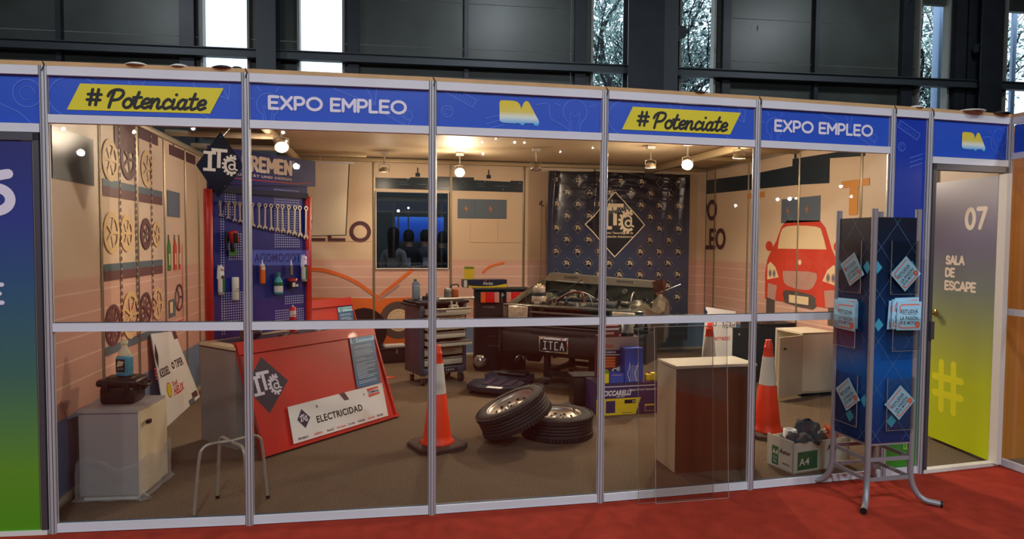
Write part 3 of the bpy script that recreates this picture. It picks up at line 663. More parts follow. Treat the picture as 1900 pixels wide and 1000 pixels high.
wheel(1.27, 1.6, .14, .1, 5, MTAN); wheel(1.55, 1.6, .13, .09, 6, MTAN); wheel(1.27, .955, .14, .11, 12, MMAROON); wheel(1.6, .99, .17, .13, 7, MTAN); wheel(1.95, 1.6, .12, .07, 5, MMAROON); wheel(2.2, 1.6, .1, .07, 5, MTAN)
wheel(1.92, 1.0, .13, .1, 9, MMAROON); wheel(2.2, 1.02, .13, .1, 5, MTAN); wheel(1.27, 2.1, .14, .1, 6, MTAN); wheel(1.6, 2.15, .15, .1, 5, MMAROON); wheel(2.0, 2.12, .14, .1, 5, MTAN); wheel(2.8, 1.02, .12, .1, 3, PURPLE)
m.build('mural_wheels', WL)
m = MB()
for u in (1.43, 1.74, 2.09): 
    z = .8
    while z < 2.4: m.rect(u-.012, z, u+.012, z+.03, Y-.002, PURPLE); m.rect(u-.006, z+.03, u+.006, z+.05, Y-.002, MTAN); z += .05
m.build('mural_chains', WL)
m = MB()
for u, col in ((2.53, MGREEN), (2.7, MRED), (2.83, MRED)):
    w_ = .09 if u < 2.8 else .04
    m.rect(u-w_/2, 1.28, u+w_/2, 1.5, Y, col); m.poly([(u-w_/2, 1.5), (u+w_/2, 1.5), (u+.0, 1.56), (u-.02, 1.56)], Y, col); m.rect(u-.025, 1.55, u-.005, 1.6, Y, PURPLE); m.rect(u-.02, 1.33, u+.02, 1.43, Y-.001, MCREAM)
m.rect(2.5, .86, 2.68, 1.02, Y, MTEAL); m.rect(2.52, .9, 2.6, 1.0, Y-.001, MCREAM); m.line([(2.46, .8), (2.92, .8), (2.92, 1.5)], .012, Y, MRED); m.rect(2.5, 1.76, 2.86, 1.99, Y, MGREY)
m.rect(1.13, .76, 2.4, .82, Y, MTEAL); m.build('mural_bottles', WL)

# ceiling of the stand, beams
CEIL = mat('ceiling_board', (214, 190, 154), .6, noise=.04, nscale=3)
m = MB(); m.box((3.55, 3.15, 2.66), (5.7, 3.7, .04), CEIL); struct(m.build('ceiling_stand'))
bm_ = mat('ceiling_beam', (190, 168, 130), .5, .3)
ce = thing('ceiling_frame', None, None, kind='structure')
for c, d_ in (((.32, 1.9, 2.49), (.9, .05, .05)), ((.32, 2.5, 2.49), (.9, .05, .05)), ((.32, 3.3, 2.49), (.9, .05, .05)), ((.72, 3.15, 2.55), (.05, 3.7, .08)), ((5.42, 3.15, 2.57), (.06, 3.7, .08)), ((1.1, 4.5, 2.6), (.9, .04, .04)), ((5.9, 2.9, 2.6), (.9, .06, .05)), ((5.9, 3.7, 2.6), (.9, .06, .05)), ((2.9, 4.92, 2.6), (6.6, .06, .05)), ((.32, 4.2, 2.49), (.9, .05, .05))):
    m = MB(); m.rbox(c, d_, .006, bm_, seg=1); m.build('beam', ce)
m = MB(); m.box((.3, 3.2, 2.70), (.85, 3.6, .03), mat('dark_ceiling', (92, 76, 56), .7)); m.build('ceiling_board', ce)

# window opening in the back wall looking into the dark hall
wn = thing('window_%d' % wi, None, None, kind='structure'); wi += 1
m = MB()
for c, d_ in (((2.13, 5, 2.205), (.96, .03, .014)), ((2.13, 5, 1.195), (.96, .03, .014)), ((1.658, 5, 1.7), (.014, .03, 1.0)), ((2.607, 5, 1.7), (.014, .03, 1.0))): m.box(c, d_, mat('white_trim', (214, 206, 196), .5))
m.build('window_frame', wn); m = MB(); m.box((2.13, 5.012, 1.7), (.93, .004, 1.0), GLASS2); m.build('pane', wn)

# next stand round the corner on the right
cs = thing('wall_corner_stand', None, None, kind='structure')
AMB = mat('amber_wall', (196, 128, 52), .5, noise=.06, nscale=2)
x0 = 6.015
for z0, z1, d_ in ((2.393, 2.44, .03), (2.15, 2.194, .03), (1.069, 1.113, .03), (.004, .05, .03)):
    m = MB(); m.box((x0, -.46, (z0+z1)/2), (d_, .995, z1-z0), ALU); m.build('rail', cs)
m = MB(); m.box((x0+.01, -.46, 2.452), (.05, 1.02, .022), WOOD); m.build('capping_strip', cs)
m = MB(); m.box((x0, -.46, 2.29), (.006, .99, .197), BLUEHDR); m.build('panel', cs)
c = p0.copy(); C.objects.link(c); c.parent = cs; c.location = (x0, -.98, 0)
wn = thing('window_%d' % wi, None, None, kind='structure'); wi += 1
m = MB(); m.box((x0, -.46, 1.63), (.003, .99, 1.03), GLASS); m.box((x0, -.46, .56), (.003, .99, 1.01), GLASS); m.build('pane', wn)
m = MB(); m.box((6.5, .16, 1.2), (.9, .04, 2.4), AMB); m.box((7.4, -.5, 1.2), (.04, 2.4, 2.4), AMB); m.box((6.6, .13, 1.0), (.25, .01, .5), MORANGE); m.build('wall_panel', cs)
m = MB(); m.box((6.75, -.6, -.004), (1.4, 1.5, .006), mat('amber_floor', (110, 84, 60), .8)); m.build('floor_piece', cs)
m = MB(); m.box((6.75, -.6, 2.42), (1.2, 1.3, .03), CEIL); m.build('ceiling_board', cs)
light('corner_stand_lamp', 'POINT', (6.7, -.7, 2.2), 9, WARM, .06)
# ================================================================== THINGS
def rotz(a): return Matrix.Rotation(R_(a), 3, 'Z')
# ---- ceiling spotlights
LNAMES = ['small ceiling spotlight glowing above the blue tool board', 'ceiling spotlight above the dark window, its glass just glowing', 'brightest ceiling spotlight, above the tool trolley', 'unlit ceiling spotlight at the left end of the logo banner',
          'ceiling spotlight over the middle of the logo banner', 'glaring ceiling spotlight at the right end of the logo banner', 'ceiling spotlight nearest the right glass bay with its round housing']
BULB = [mat('bulb_glow_%d' % i, (255, 214, 150), .3, emit=e) for i, e in enumerate((22, 8, 30, 0.01, 9, 30, 12))]
for i, (p, e, a) in enumerate(zip(LAMPS, LIT, AIM)):
    t = thing('ceiling_spotlight', LNAMES[i], 'spotlight', p, group='spotlights under the stand ceiling')
    aim = (Vector(a)-Vector(p)).normalized() if a else Vector((0, -.2, -1)).normalized()
    if i in (1, 4, 6, 3): aim = Vector((.0, .1, -1)).normalized() if i != 3 else aim
    q = aim.to_track_quat('Z', 'Y').to_matrix().to_4x4()
    m = MB(); m.lathe([(0, -.045), (.03, -.045), (.055, -.02), (.062, 0), (.062, .012), (.054, .012), (.05, 0)], mat('lamp_housing', (170, 160, 140), .4, .4), 20, q); m.build('housing', t)
    m = MB(); m.lathe([(.05, .004), (.03, .012), (0, .014)], BULB[i] if e else WHITE, 16, q); m.build('bulb', t)
    m = MB(); m.tube([(-.06, 0, 0), (-.062, 0, .07), (0, 0, .085), (.062, 0, .07), (.06, 0, 0)], .004, STEEL, 6); m.cyl((0, 0, .08), (0, 0, .2), .009, STEEL); m.box((0, 0, .215), (.09, .05, .03), WHITE); m.build('bracket', t)
    if e:
        l = light('spotlight_beam', 'SPOT', (0, 0, 0), e*2.6, WARM, .05, None, 150, .9); l.location = aim*.03
        l.rotation_euler = aim.to_track_quat('-Z', 'Y').to_euler() if i in (0, 2, 4, 5, 6) else (0, 0, 0)
        l.parent = t
        # the lamp body also spills light sideways and up to the ceiling board
        l2 = light('spotlight_spill', 'POINT', (0, 0, .0), e*.36, WARM, .06); l2.location = aim*.08; l2.parent = t

# ---- white cabinet front left with shrink wrap
a = math.degrees(math.atan2(.434-.498, .287+.057))
t = thing('storage_cabinet', 'small white cabinet with film-wrapped foot in the front left corner', 'cabinet', (-.045, .50, 0), -6)
m = MB(); m.box((.17, .19, .28), (.33, .36, .5), mat('shaded_white_laminate', (166, 160, 158), .5)); m.box((.17, .19, .535), (.345, .375, .018), MATS['shaded_white_laminate']); m.box((.17, .19, .02), (.3, .33, .04), WHITE); m.build('body', t)  # white body greyed in its colour to hold the shade on its front
m = MB(); m.box((.345, .19, .28), (.016, .36, .49), mat('ivory_door', (230, 214, 180), .45)); o = m.build('door', t)
m = MB(); m.cyl((.353, .06, .46), (.368, .06, .46), .006, STEEL); m.box((.378, .06, .46), (.02, .034, .022), BLACK); m.build('lock_key', o)
m = MB(); rnd = random.Random(2)
n = 40; prof = []
pts = [(-.004, -.004), (.36, -.004), (.36, .385), (-.004, .385)]
ring = []
for k in range(4):
    p, q = Vector(pts[k]), Vector(pts[(k+1) % 4])
    for j in range(10): ring.append(p.lerp(q, j/10))
rows = []
for r_, z in enumerate((.235, .19, .15, .11, .07, .03, .004)):
    rows.append([(p.x+(p.x-.18)*.04+rnd.uniform(-.003, .003), p.y+(p.y-.19)*.04+rnd.uniform(-.003, .003), z+rnd.uniform(-.012, .012)+(.03*math.sin(j*.7) if r_ == 0 else 0)) for j, p in enumerate(ring)])
rows[-1] = [(.18+(x-.18)*1.08, .19+(y-.19)*1.08, .003+rnd.uniform(0, .012)) for x, y, z in rows[-1]]
vs = [v for r_ in rows for v in r_]; n = 40
m.add(vs, [(i*n+j, i*n+(j+1) % n, (i+1)*n+(j+1) % n, (i+1)*n+j) for i in range(6) for j in range(n)], CLEAR); m.build('shrink_wrap', t)
m = MB(); m.tube([(.33, .02, .05), (.39, .0, .03), (.41, .02, .006), (.36, -.02, .004), (.33, .01, .03)], .006, CLEAR, 5); m.build('film_tail', t)
# black carry case
t = thing('carry_case', 'black hard plastic carry case on the small white cabinet', 'case', (.135, .70, .546), -4)
m = MB(); m.rbox((0, 0, .055), (.2, .18, .11), .02, BLACK); m.build('body', t)
m = MB(); m.rbox((0, 0, .13), (.235, .2, .045), .018, BLACK); m.rbox((0, 0, .153), (.15, .13, .012), .005, BLACK); m.build('lid', t)
m = MB()
for x in (-.06, .06): m.rbox((x, -.104, .11), (.035, .014, .05), .004, BLACK)
m.rbox((.125, .0, .1), (.02, .05, .05), .004, BLACK); m.build('latch', t)
m = MB(); m.tube([(.11, -.05, .12), (.15, -.05, .11), (.155, 0, .1), (.15, .05, .11), (.11, .05, .12)], .008, BLACK, 8); m.build('handle', t)
# bottle on case
t = thing('fluid_bottle', 'turquoise fluid bottle with cream top standing on the black case', 'bottle', (.15, .69, .706), -20)
TURQ = mat('turquoise_plastic', (66, 160, 190), .35); CREAMP = mat('cream_plastic', (214, 206, 170), .4)
m = MB(); m.rbox((0, 0, .065), (.082, .06, .13), .012, TURQ)
for k in range(7): m.box((.042, 0, .03+.014*k), (.003, .05, .005), TURQ)
m.build('body', t)
m = MB(); m.lathe([(.04, .128), (.036, .15), (.018, .18), (.018, .205)], CREAMP, 18, Matrix.Diagonal((1, .8, 1, 1))); m.build('shoulder', t)
m = MB(); m.lathe([(.02, .2), (.021, .222), (0, .223)], CREAMP, 16); m.build('cap', t)
m = MB(); m.rect(-.036, .03, .026, .11, -.0305, INK); m.poly([(-.03, .06), (.01, .07), (.02, .095), (-.02, .1)], -.031, CREAMP); m.poly([(-.03, .04), (.02, .045), (.015, .06), (-.025, .055)], -.031, MGREY); m.build('label', t)

# ---- poster board leaning on the left wall
BMAT = Matrix.Translation((-.03, 2.09, 0)) @ Matrix.Rotation(PI/2, 4, 'Z') @ Matrix.Rotation(R_(-5), 4, 'X')
t = thing('sponsor_board', 'white sponsor board leaning on the left wall behind the cabinet', 'board', M=BMAT)
P = [(0, .0), (1.06, .0), (.47, .75), (-.12, .79)]
m = MB(); m.prism([(0, .0), (1.02, .012), (.46, .74), (-.13, .8)], 0, .008, WHITEPRINT); m.build('panel', t)
def aff(m, i0, o, ux, uz):
    """shear prints laid out in unit coordinates onto the leaning board"""
    for i in range(i0, len(m.v)):
        x, y, z = m.v[i]; m.v[i] = (o[0]+ux[0]*x+uz[0]*z, y, o[1]+ux[1]*x+uz[1]*z)
m = MB()
m.text('KESSEL', .2, .58, .32, .1, -.001, INK, .03, rot=0); m.text('TIPER', .72, .6, .3, .1, -.001, INK, .03); m.ring(.5, .6, .02, .045, -.001, INK)
for k in range(4): m.rect(-.1, .54+.035*k, -.04, .56+.035*k, -.001, MRED)
m.text('Shell', .42, .40, .16, .06, -.001, MRED, .02); m.text('HELIX', .5, .31, .34, .1, -.001, MRED, .04, shear=.3); m.disc(.22, .36, .07, -.001, MRED, 14, .09); m.disc(.22, .36, .058, -.002, YELLOW, 14, .078)
m.poly([(-.02, .78), (.06, .92), (.1, .78), (.03, .64)], -.001, NAVY); m.rect(.8, .08, .98, .16, -.001, PURPLE); m.rect(.66, .03, .84, .1, -.001, MGREY); m.rect(.82, .88, .98, 1.0, -.001, PURPLE)
aff(m, 0, (-.1, .0), (.72, -.02), (-.0, .78))
for i in range(len(m.v)):
    x, y, z = m.v[i]; k = z/.8; lx = -.13*k; rx = 1.02-(.56)*k; m.v[i] = (lx+.01+(x+.1)/.72*(rx-lx)*.98, y, z)
m.build('print', t)

# ---- stool frame without seat
t = thing('stool_frame', 'seatless tubular metal stool frame behind the left glass', 'stool', (0, 0, 0))
TUBE = mat('beige_tube', (170, 164, 152), .4, .4)
A_, D_, B_, C_ = Vector((.685, .13, 0)), Vector((.98, .08, 0)), Vector((.745, .41, 0)), Vector((1.04, .355, 0))
def arch(p, q, zt):
    c = (p+q)/2; d = (q-p).normalized(); L = (q-p).length; pts = [p, p+d*.018+Vector((0, 0, zt*.5)), p+d*.035+Vector((0, 0, zt*.86)), p+d*.05+Vector((0, 0, zt*.95)), p+d*.09+Vector((0, 0, zt)), c+Vector((0, 0, zt*.985))]
    return pts
for nm, p, q, zt in (('one', A_, C_, .40), ('two', B_, D_, .39)):
    h1 = smooth([tuple(v) for v in arch(p, q, zt)], 4); h2 = smooth([tuple(v) for v in arch(q, p, zt)], 4)
    m = MB(); m.tube(h1, .0095, TUBE, 10); m.build('leg', t); m = MB(); m.tube(h2, .0095, TUBE, 10); m.build('leg', t)
m = MB()
for p in (A_, B_, C_, D_): m.cyl((p.x, p.y, 0), (p.x, p.y, .02), .0115, BLACK, n=10)
m.build('foot_caps', t)

# ---- counter with sloped red front, frame K
K = Matrix.Translation((.66, 1.35, 0)) @ Matrix.Rotation(R_(44.4), 4, 'Z')
def red_counter(M, L, H, D, label, body=True):
    t = thing('display_counter', label, 'counter', M=M)
    if body:
        m = MB(); m.box((L/2, D/2, .37), (L, D, .74), mat('grey_laminate', (150, 146, 138), .55)); m.build('body', t)
        m = MB(); m.box((L/2, D/2+.0, .752), (L+.01, D+.01, .024), mat('cream_top', (228, 212, 176), .5)); m.box((L/2, D/2+.0, .737), (L+.012, D+.012, .008), BLACK); m.box((L*.5, D*.5, .766), (L*.86, D*.7, .004), mat('navy_mat', (50, 48, 78), .6)); m.build('worktop', t)
    s0, sx = -.31, 0
    def P(u, v): return (u+.0, s0*(1-v/ (H+.06))-.004, v*math.cos(R_(21.7)))
    m = MB(); th = .022; q = R_(21.7)
    Rm = Matrix.Rotation(-q, 3, 'X')
    def slab(u0, v0, u1, v1, w0, w1, mt, x0o=0):
        vs = []
        for (u, v) in ((u0, v0), (u1, v0), (u1, v1), (u0, v1)):
            for w_ in (w0, w1): vs.append((u, s0*H/.78+v*math.sin(q)-w_*math.cos(q), v*math.cos(q)+w_*math.sin(q)))
        m.add(vs, [(0, 2, 3, 1)[::-1], (2, 4, 5, 3)[::-1], (4, 6, 7, 5)[::-1], (6, 0, 1, 7)[::-1], (1, 3, 5, 7)[::-1], (0, 6, 4, 2)[::-1]], mt)
    LL = H/math.cos(q)
    slab(-.0, .0, L, LL, -.02, 0, REDPAINT); m.build('front_panel', t)
    m = MB(); slab(-.0, LL-.085, L, LL+.012, 0, .02, REDPAINT); m.box((L/2, .012, H+.004), (L, .05, .012), REDPAINT); m.build('top_rim', t)
    m = MB(); slab(-.02, .0, L-.0, .022, 0, .045, REDPAINT); m.build('ledge', t)
    m = MB(); slab(L-.018, 0, L, LL, 0, .016, REDPAINT); slab(0, 0, .02, LL, 0, .012, mat('dark_red', (120, 24, 18), .4)); m.build('side_trim', t)
    return t, s0*H/.78, q, H
t, s0, q, H = red_counter(K, 1.36, .785, .46, 'red fronted counter with ELECTRICIDAD card on its sloped front')
# frame of the sloped face: x along, z up the slope, -y outwards
def slope(off): return Matrix.Translation((0, s0, 0)) @ Matrix.Rotation(-R_(21.7), 4, 'X') @ Matrix.Translation((0, -off, 0))
m = MB(); m.poly([(.185, .725), (.0, .525), (.143, .296), (.364, .508)], 0, NAVYLOGO); m.build('logo_diamond', t, M=slope(.001))
m = MB(); m.itca(.172, .51, .235, 0, WHITETXT, 2); m.build('logo', t, M=slope(.002))
KS = K @ slope(.0)
e = thing('sign_card', 'white ELECTRICIDAD sign card on the ledge of the red counter', 'sign', M=K @ slope(.012))
m = MB(); m.prism([(.267, .03), (1.25, .03), (1.281, .32), (.292, .309)], -.006, 0, WHITEPRINT); m.build('card', e)
m = MB(); y = -.007
m.text('ELECTRICIDAD', .755, .16, .475, .056, y, INK, .03); m.poly([(.405, .27), (.345, .195), (.40, .12), (.465, .19)], y, NAVY); m.itca(.405, .195, .07, y-.001, WHITETXT)
m.poly([(.79, .315), (.85, .315), (.88, .25), (.83, .25)], y, PURPLE); m.rect(1.1, .24, 1.22, .295, y, WHITETXT); m.poly([(1.09, .3), (1.22, .3), (1.22, .285), (1.09, .275)], y-.001, MRED); m.poly([(1.09, .225), (1.22, .235), (1.22, .25), (1.09, .25)], y-.001, MRED); m.text('CHAMPION', 1.155, .265, .12, .02, y-.002, INK, .03); m.poly([(1.04, .27), (1.055, .26), (1.04, .25)], y, INK)
for s_, x, w_, c in (('BREMEN', .36, .09, NAVY), ('CHAMPION', .5, .08, MRED), ('feteO', .62, .07, INK), ('ferrazzi', .73, .09, MRED), ('Fric-Rot', .84, .07, INK), ('KESSEL', .95, .08, INK), ('SHELL HELIX', 1.06, .08, MRED), ('MOTORES', 1.16, .07, NAVY)): m.text(s_, x, .055, w_, .018, y, c, .02)
m.text('x', .55, .26, .02, .02, y, INK, .05); m.build('lettering', e)
def sheet(M, x0, z0, x1, z1, label):
    e = thing('info_sheet', label, 'poster', M=M)
    m = MB(); m.prism([(x0-.03, z0), (x1-.02, z0-.005), (x1+.06, z1), (x0+.03, z1-.005)], -.004, 0, mat('sheet_blue', (40, 104, 150), .4)); m.build('panel', e)
    m = MB(); m.poly([(x0+.025, z1-.07), (x1+.05, z1-.065), (x1+.055, z1-.012), (x0+.03, z1-.017)], -.005, CYAN); m.ring(x0+.07, z1-.045, .012, .02, -.006, INK)
    rn = random.Random(4); z = z1-.1; m2 = mat('pale_text', (196, 220, 232), .5)
    m.text('CENTRO DE FORMACION', (x0+x1)/2+.07, z1-.035, .17, .014, -.006, DGREY, .02)
    while z > z0+.03:
        k = (z-z0)/(z1-z0); xa = x0-.02+.055*k+.02; L_ = (x1-x0)*rn.choice((.86, .8, .45, .7, .86)); m.line([(xa, z), (xa+L_, z+.003)], .0045, -.005, m2, cap=False); z -= rn.choice((.014, .014, .028))
    m.build('lettering', e)
sheet(K @ slope(.006), 1.03, .326, 1.29, .78, 'tall blue information sheet on the right end of the red counter')

# second counter behind
K2 = Matrix.Translation((.70, 3.60, 0)) @ Matrix.Rotation(R_(44.4), 4, 'Z')
t2, *_ = red_counter(K2, .92, .87, .3, 'red display counter further back, right of the blue tool board', body=True)
s0b = -.31*.87/.78
sheet(K2 @ Matrix.Translation((0, s0b, 0)) @ Matrix.Rotation(-R_(21.7), 4, 'X') @ Matrix.Translation((0, -.006, 0)), .66, .45, .86, .85, 'blue information sheet on the rear red display counter')

# ---- blue pegboard with header, standing at the back edge of the counter
PB = Matrix.Translation((.338, 1.679, 0)) @ Matrix.Rotation(R_(44.4), 4, 'Z')
t = thing('tool_board', 'tall blue tool board with BREMEN header and red side rails', 'display board', M=PB)
BOARD = mat('tool_board_blue', (38, 40, 128), .4, noise=.12, nscale=1.5)
m = MB(); m.box((.565, .03, 1.4), (.95, .012, 1.34), BOARD); m.build('board', t)
for x in (.09, 1.038):
    m = MB(); m.rbox((x, .02, 1.36), (.055, .045, 1.19), .004, REDPAINT, seg=1); m.build('side_rail', t)
m = MB(); m.prism([(.085, 1.99), (1.11, 2.045), (1.11, 2.275), (.085, 2.29)], -.004, .02, mat('header_navy', (30, 36, 112), .35)); o = m.build('header', t)
m = MB(); m.box((.58, .012, 1.955), (.9, .03, .045), mat('dark_navy_bar', (20, 22, 60), .5)); m.build('cross_bar', t)  # dark navy bar across the board just below the header
m = MB(); m.strokes('BREMEN', .612, 2.185, .49, .135, .029, -.006, mat('cream_lettering', (246, 226, 200), .5), gap=.34); m.text('QUALITÄT UND DESIGN', .57, 2.088, .56, .028, -.006, MATS['cream_lettering'], .02); m.ring(.872, 2.245, .006, .009, -.006, MATS['cream_lettering']); m.build('lettering', o)
m = MB(); m.rect(.12, 2.05, .9, 2.057, -.006, MRED); m.poly([(.9, 2.05), (1.08, 2.075), (1.08, 2.079), (.9, 2.057)], -.006, MRED); m.build('red_line', o)
m = MB(); HOLE = mat('peg_hole_light', (214, 218, 240), .6)
for x0, x1, z0, z1 in ((.70, .96, 1.5, 2.0), (.2, .4, .9, 1.14), (.2, .24, .8, 1.8), (.27, .45, 1.4, 1.62), (.24, .34, 1.76, 1.94), (.7, 1.0, .78, .96), (.8, 1.0, 1.0, 1.08)):
    x = x0
    while x < x1:
        z = z0
        while z < z1: m.rect(x-.0048, z-.0048, x+.0048, z+.0048, .0232, HOLE); z += .0205
        x += .0205
o = m.build('peg_holes', t); o['kind'] = 'stuff'
# wrenches
def wrench_geo(L):
    m = MB(); k = L/.25; w_ = .0095*k**.4
    m.prism([(-w_, .03*k), (w_, .03*k), (w_*.8, L-.03*k), (-w_*.8, L-.03*k)], -.004, .002, STEEL)
    h = .019*k**.5
    m.prism([(-w_, .04*k), (-h*1.25, .026*k), (-h*1.3, .008*k), (-h*.6, 0), (-h*.42, .016*k), (h*.42, .016*k), (h*.6, 0), (h*1.3, .008*k), (h*1.25, .026*k), (w_, .04*k)], -.0055, .0035, STEEL)
    o = arc(0, L-.016*k, h*1.05, h*1.05, 0, 360, 16); i = arc(0, L-.016*k, h*.55, h*.55, 0, 360, 16); n = 17
    for y in (-.006, .004): m.add([(a, y, b) for a, b in o]+[(a, y, b) for a, b in i], [(j, j+1, n+j+1, n+j) for j in range(16)], STEEL)
    m.add([(a, -.006, b) for a, b in o]+[(a, .004, b) for a, b in o], [(j, j+1, n+j+1, n+j) for j in range(16)], STEEL)
    return m
ORD = ['leftmost and shortest', 'second', 'third', 'fourth', 'fifth', 'sixth', 'seventh', 'eighth', 'ninth', 'tenth', 'eleventh', 'twelfth', 'thirteenth', 'fourteenth', 'rightmost and longest']
WX = [.181, .247, .302, .352, .41, .469, .528, .582, .645, .703, .762, .82, .879, .94, 1.0]; WL_ = [.12, .14, .16, .166, .185, .2, .21, .218, .228, .236, .243, .254, .266, .28, .298]
for j, (x, L) in enumerate(zip(WX, WL_)):
    lb = '%s steel combination wrench of the row on the blue board' % ORD[j] if 0 < j < 14 else '%s steel wrench of the row on the blue board' % ORD[j]
    if 0 < j < 14: lb = '%s steel combination wrench from the left in the row on the blue board' % ORD[j]
    wr = thing('combination_wrench', lb, 'wrench', M=PB @ Matrix.Translation((x, .0, 1.862-L)) @ Matrix.Rotation(R_((j*37 % 5-2)*.8), 4, 'Y'), group='wrenches hanging on the blue tool board')
    wrench_geo(L).build('shank', wr)
    m = MB(); m.cyl((0, -.012, L-.014), (0, .022, L-.014), .003, STEEL, n=8); m.prism([(-.012, L-.03), (.014, L-.034), (.012, L-.008), (-.01, L-.004)], .004, .008, MRED if j % 3 else mat('price_tag', (220, 200, 170), .5)); m.build('hook_tag', wr)
def onboard(name, label, cat, x, z, **k): return thing(name, label, cat, M=PB @ Matrix.Translation((x, -.012, z)), **k)
GREENP = mat('label_green', (30, 104, 66), .45); TUBEW = mat('tube_white', (236, 230, 216), .4)
def cartridge(t, body, band, H=.22, r=.024, nozzle=True):
    m = MB(); m.lathe([(0, 0), (r, .001), (r, H), (r*.5, H+.008), (0, H+.01)], body, 18); m.build('body', t)
    m = MB(); m.lathe([(r+.0004, H*.1), (r+.0004, H*.62)], band, 18); m.build('label_band', t)
    m = MB(); m.lathe([(.007, H), (.006, H+.02), (.0, H+.021)], TUBEW, 10); m.build('nozzle', t)
for x, z, lb in ((.172, 1.12, 'white and green silicone cartridge at the left of the blue board'), (.97, 1.19, 'white and green silicone cartridge at the right edge of the blue board')):
    c = onboard('silicone_cartridge', lb, 'cartridge', x, z, group='silicone cartridges on the blue board')
    cartridge(c, TUBEW, TUBEW); m = MB(); m.rect(-.002, .02, .02, .125, -.0252, GREENP); m.disc(-.0, .14, .015, -.0256, mat('brown_disc', (70, 50, 50), .5), 12); m.text('SELLA', 0, .2, .034, .016, -.0256, MRED, .04); m.build('label', c)
    m = MB(); m.prism([(-.034, .13), (-.03, .2), (-.024, .24), (-.012, .22), (-.02, .12)], -.006, .004, TUBEW); m.build('spare_nozzle', c)
c = onboard('spray_canister', 'plain white capped canister beside the left post on the board', 'canister', .297, 1.07)
m = MB(); m.lathe([(0, 0), (.026, 0), (.028, .004), (.028, .11), (.0285, .112), (.0285, .178), (.024, .186), (0, .187)], TUBEW, 20); m.build('body', c); m = MB(); m.text('care', .0, .09, .026, .008, -.0288, INK, .02); m.line([(-.028, .072), (.028, .072)], .003, -.0288, INK); m.build('label', c)
c = onboard('red_trigger_tool', 'red and black trigger tool in a blister high on the board', 'tool', .27, 1.45)
m = MB(); m.rbox((.01, -.01, .13), (.07, .045, .1), .012, REDPAINT, Matrix.Rotation(R_(-12), 3, 'Y')); m.build('housing', c); m = MB(); m.rbox((.012, -.034, .12), (.04, .01, .08), .006, MATTBLACK); m.rbox((.0, -.01, .05), (.03, .035, .08), .01, BLACK); m.tube([(-.05, -.01, .17), (-.062, -.01, .1), (-.05, -.01, .02)], .01, BLACK, 8); m.build('grip', c)
m = MB(); m.rect(-.02, -.02, .05, .03, .0, MGREEN); m.build('backing_card', c)
c = onboard('sealant_tube', 'orange sealant tube with white tip on the blue board', 'tube', .547, 1.19)
m = MB(); m.rbox((0, 0, .075), (.044, .03, .15), .008, mat('orange_plastic', (236, 110, 30), .4)); m.build('body', c); m = MB(); m.lathe([(.02, .148), (.018, .16), (.007, .17), (.004, .2), (0, .201)], TUBEW, 12); m.rect(-.018, .118, .018, .142, -.0156, TUBEW); m.build('cap', c)
c = onboard('coolant_bottle', 'teal plastic bottle with white label on the blue board', 'bottle', .703, 1.095)
m = MB(); m.lathe([(0, 0), (.036, 0), (.038, .006), (.038, .1), (.03, .128), (.016, .145), (.016, .156)], mat('teal_plastic', (80, 176, 176), .3), 20); m.build('body', c); m = MB(); m.lathe([(.018, .152), (.018, .182), (0, .183)], mat('teal_cap', (40, 130, 130), .4), 14); m.build('cap', c)
m = MB(); m.lathe([(.0386, .018), (.0386, .09)], TUBEW, 20); m.lathe([(.039, .07), (.039, .1)], GREENP, 20); m.build('label', c)
c = onboard('paste_jar', 'small black jar with red lid on the blue board', 'jar', .845, 1.138)
m = MB(); m.lathe([(0, 0), (.04, 0), (.042, .006), (.042, .062)], mat('jar_dark', (44, 34, 44), .35), 20); m.build('body', c); m = MB(); m.lathe([(.044, .06), (.044, .084), (0, .086)], mat('lid_red', (190, 30, 40), .4), 20); m.build('lid', c); m = MB(); m.rect(-.03, .012, .0, .05, -.0425, TUBEW); m.rect(.006, .014, .03, .034, -.0425, TUBEW); m.build('label', c)
c = onboard('glue_tube', 'thin silver glue tube above the red lidded jar', 'tube', .831, 1.255)
m = MB(); m.prism([(-.013, 0), (.013, 0), (.012, .085), (-.012, .085)], -.012, .0, DULLSTEEL); m.build('body', c); m = MB(); m.lathe([(.012, .085), (.007, .1), (.005, .128), (0, .13)], TUBEW, 12, Matrix.Translation((0, -.006, 0))); m.build('cap', c)
# items on the counter top
def onK(name, label, cat, x, y, z=.769, rz=0, **k): return thing(name, label, cat, M=K @ Matrix.Translation((x, y, z)) @ Matrix.Rotation(R_(rz), 4, 'Z'), **k)
c = onK('silicone_cartridge', 'red silicone cartridge with white collar standing on the counter', 'cartridge', .66, .2); cartridge(c, mat('cart_red', (222, 34, 28), .35), MATS['cart_red'], .225, .026)
m = MB(); m.lathe([(.0268, .15), (.0268, .2)], TUBEW, 18); m.text('FULL-BOX', 0, .165, .044, .014, -.027, MRED, .05); m.text('SILICONE', 0, .08, .06, .013, -.0268, TUBEW, .03, rot=90); m.build('label', c)
c = onK('adhesive_tape_roll', 'white and red printed tape roll on the counter right of the board', 'tape roll', 1.03, .22)
m = MB(); m.lathe([(.04, 0), (.062, 0), (.062, .066), (.04, .066), (.04, 0)], WHITEPRINT, 24); m.build('roll', c); m = MB()
m.lathe([(.0625, .012), (.0625, .05)], MRED, 24); m.build('print', c); m = MB(); m.box((-.08, .01, .02), (.05, .04, .04), WHITEPRINT); m.build('box_end', c)
c = onK('engine_part', 'dark metal starter part on the counter beside the left post', 'engine part', .3, .24)
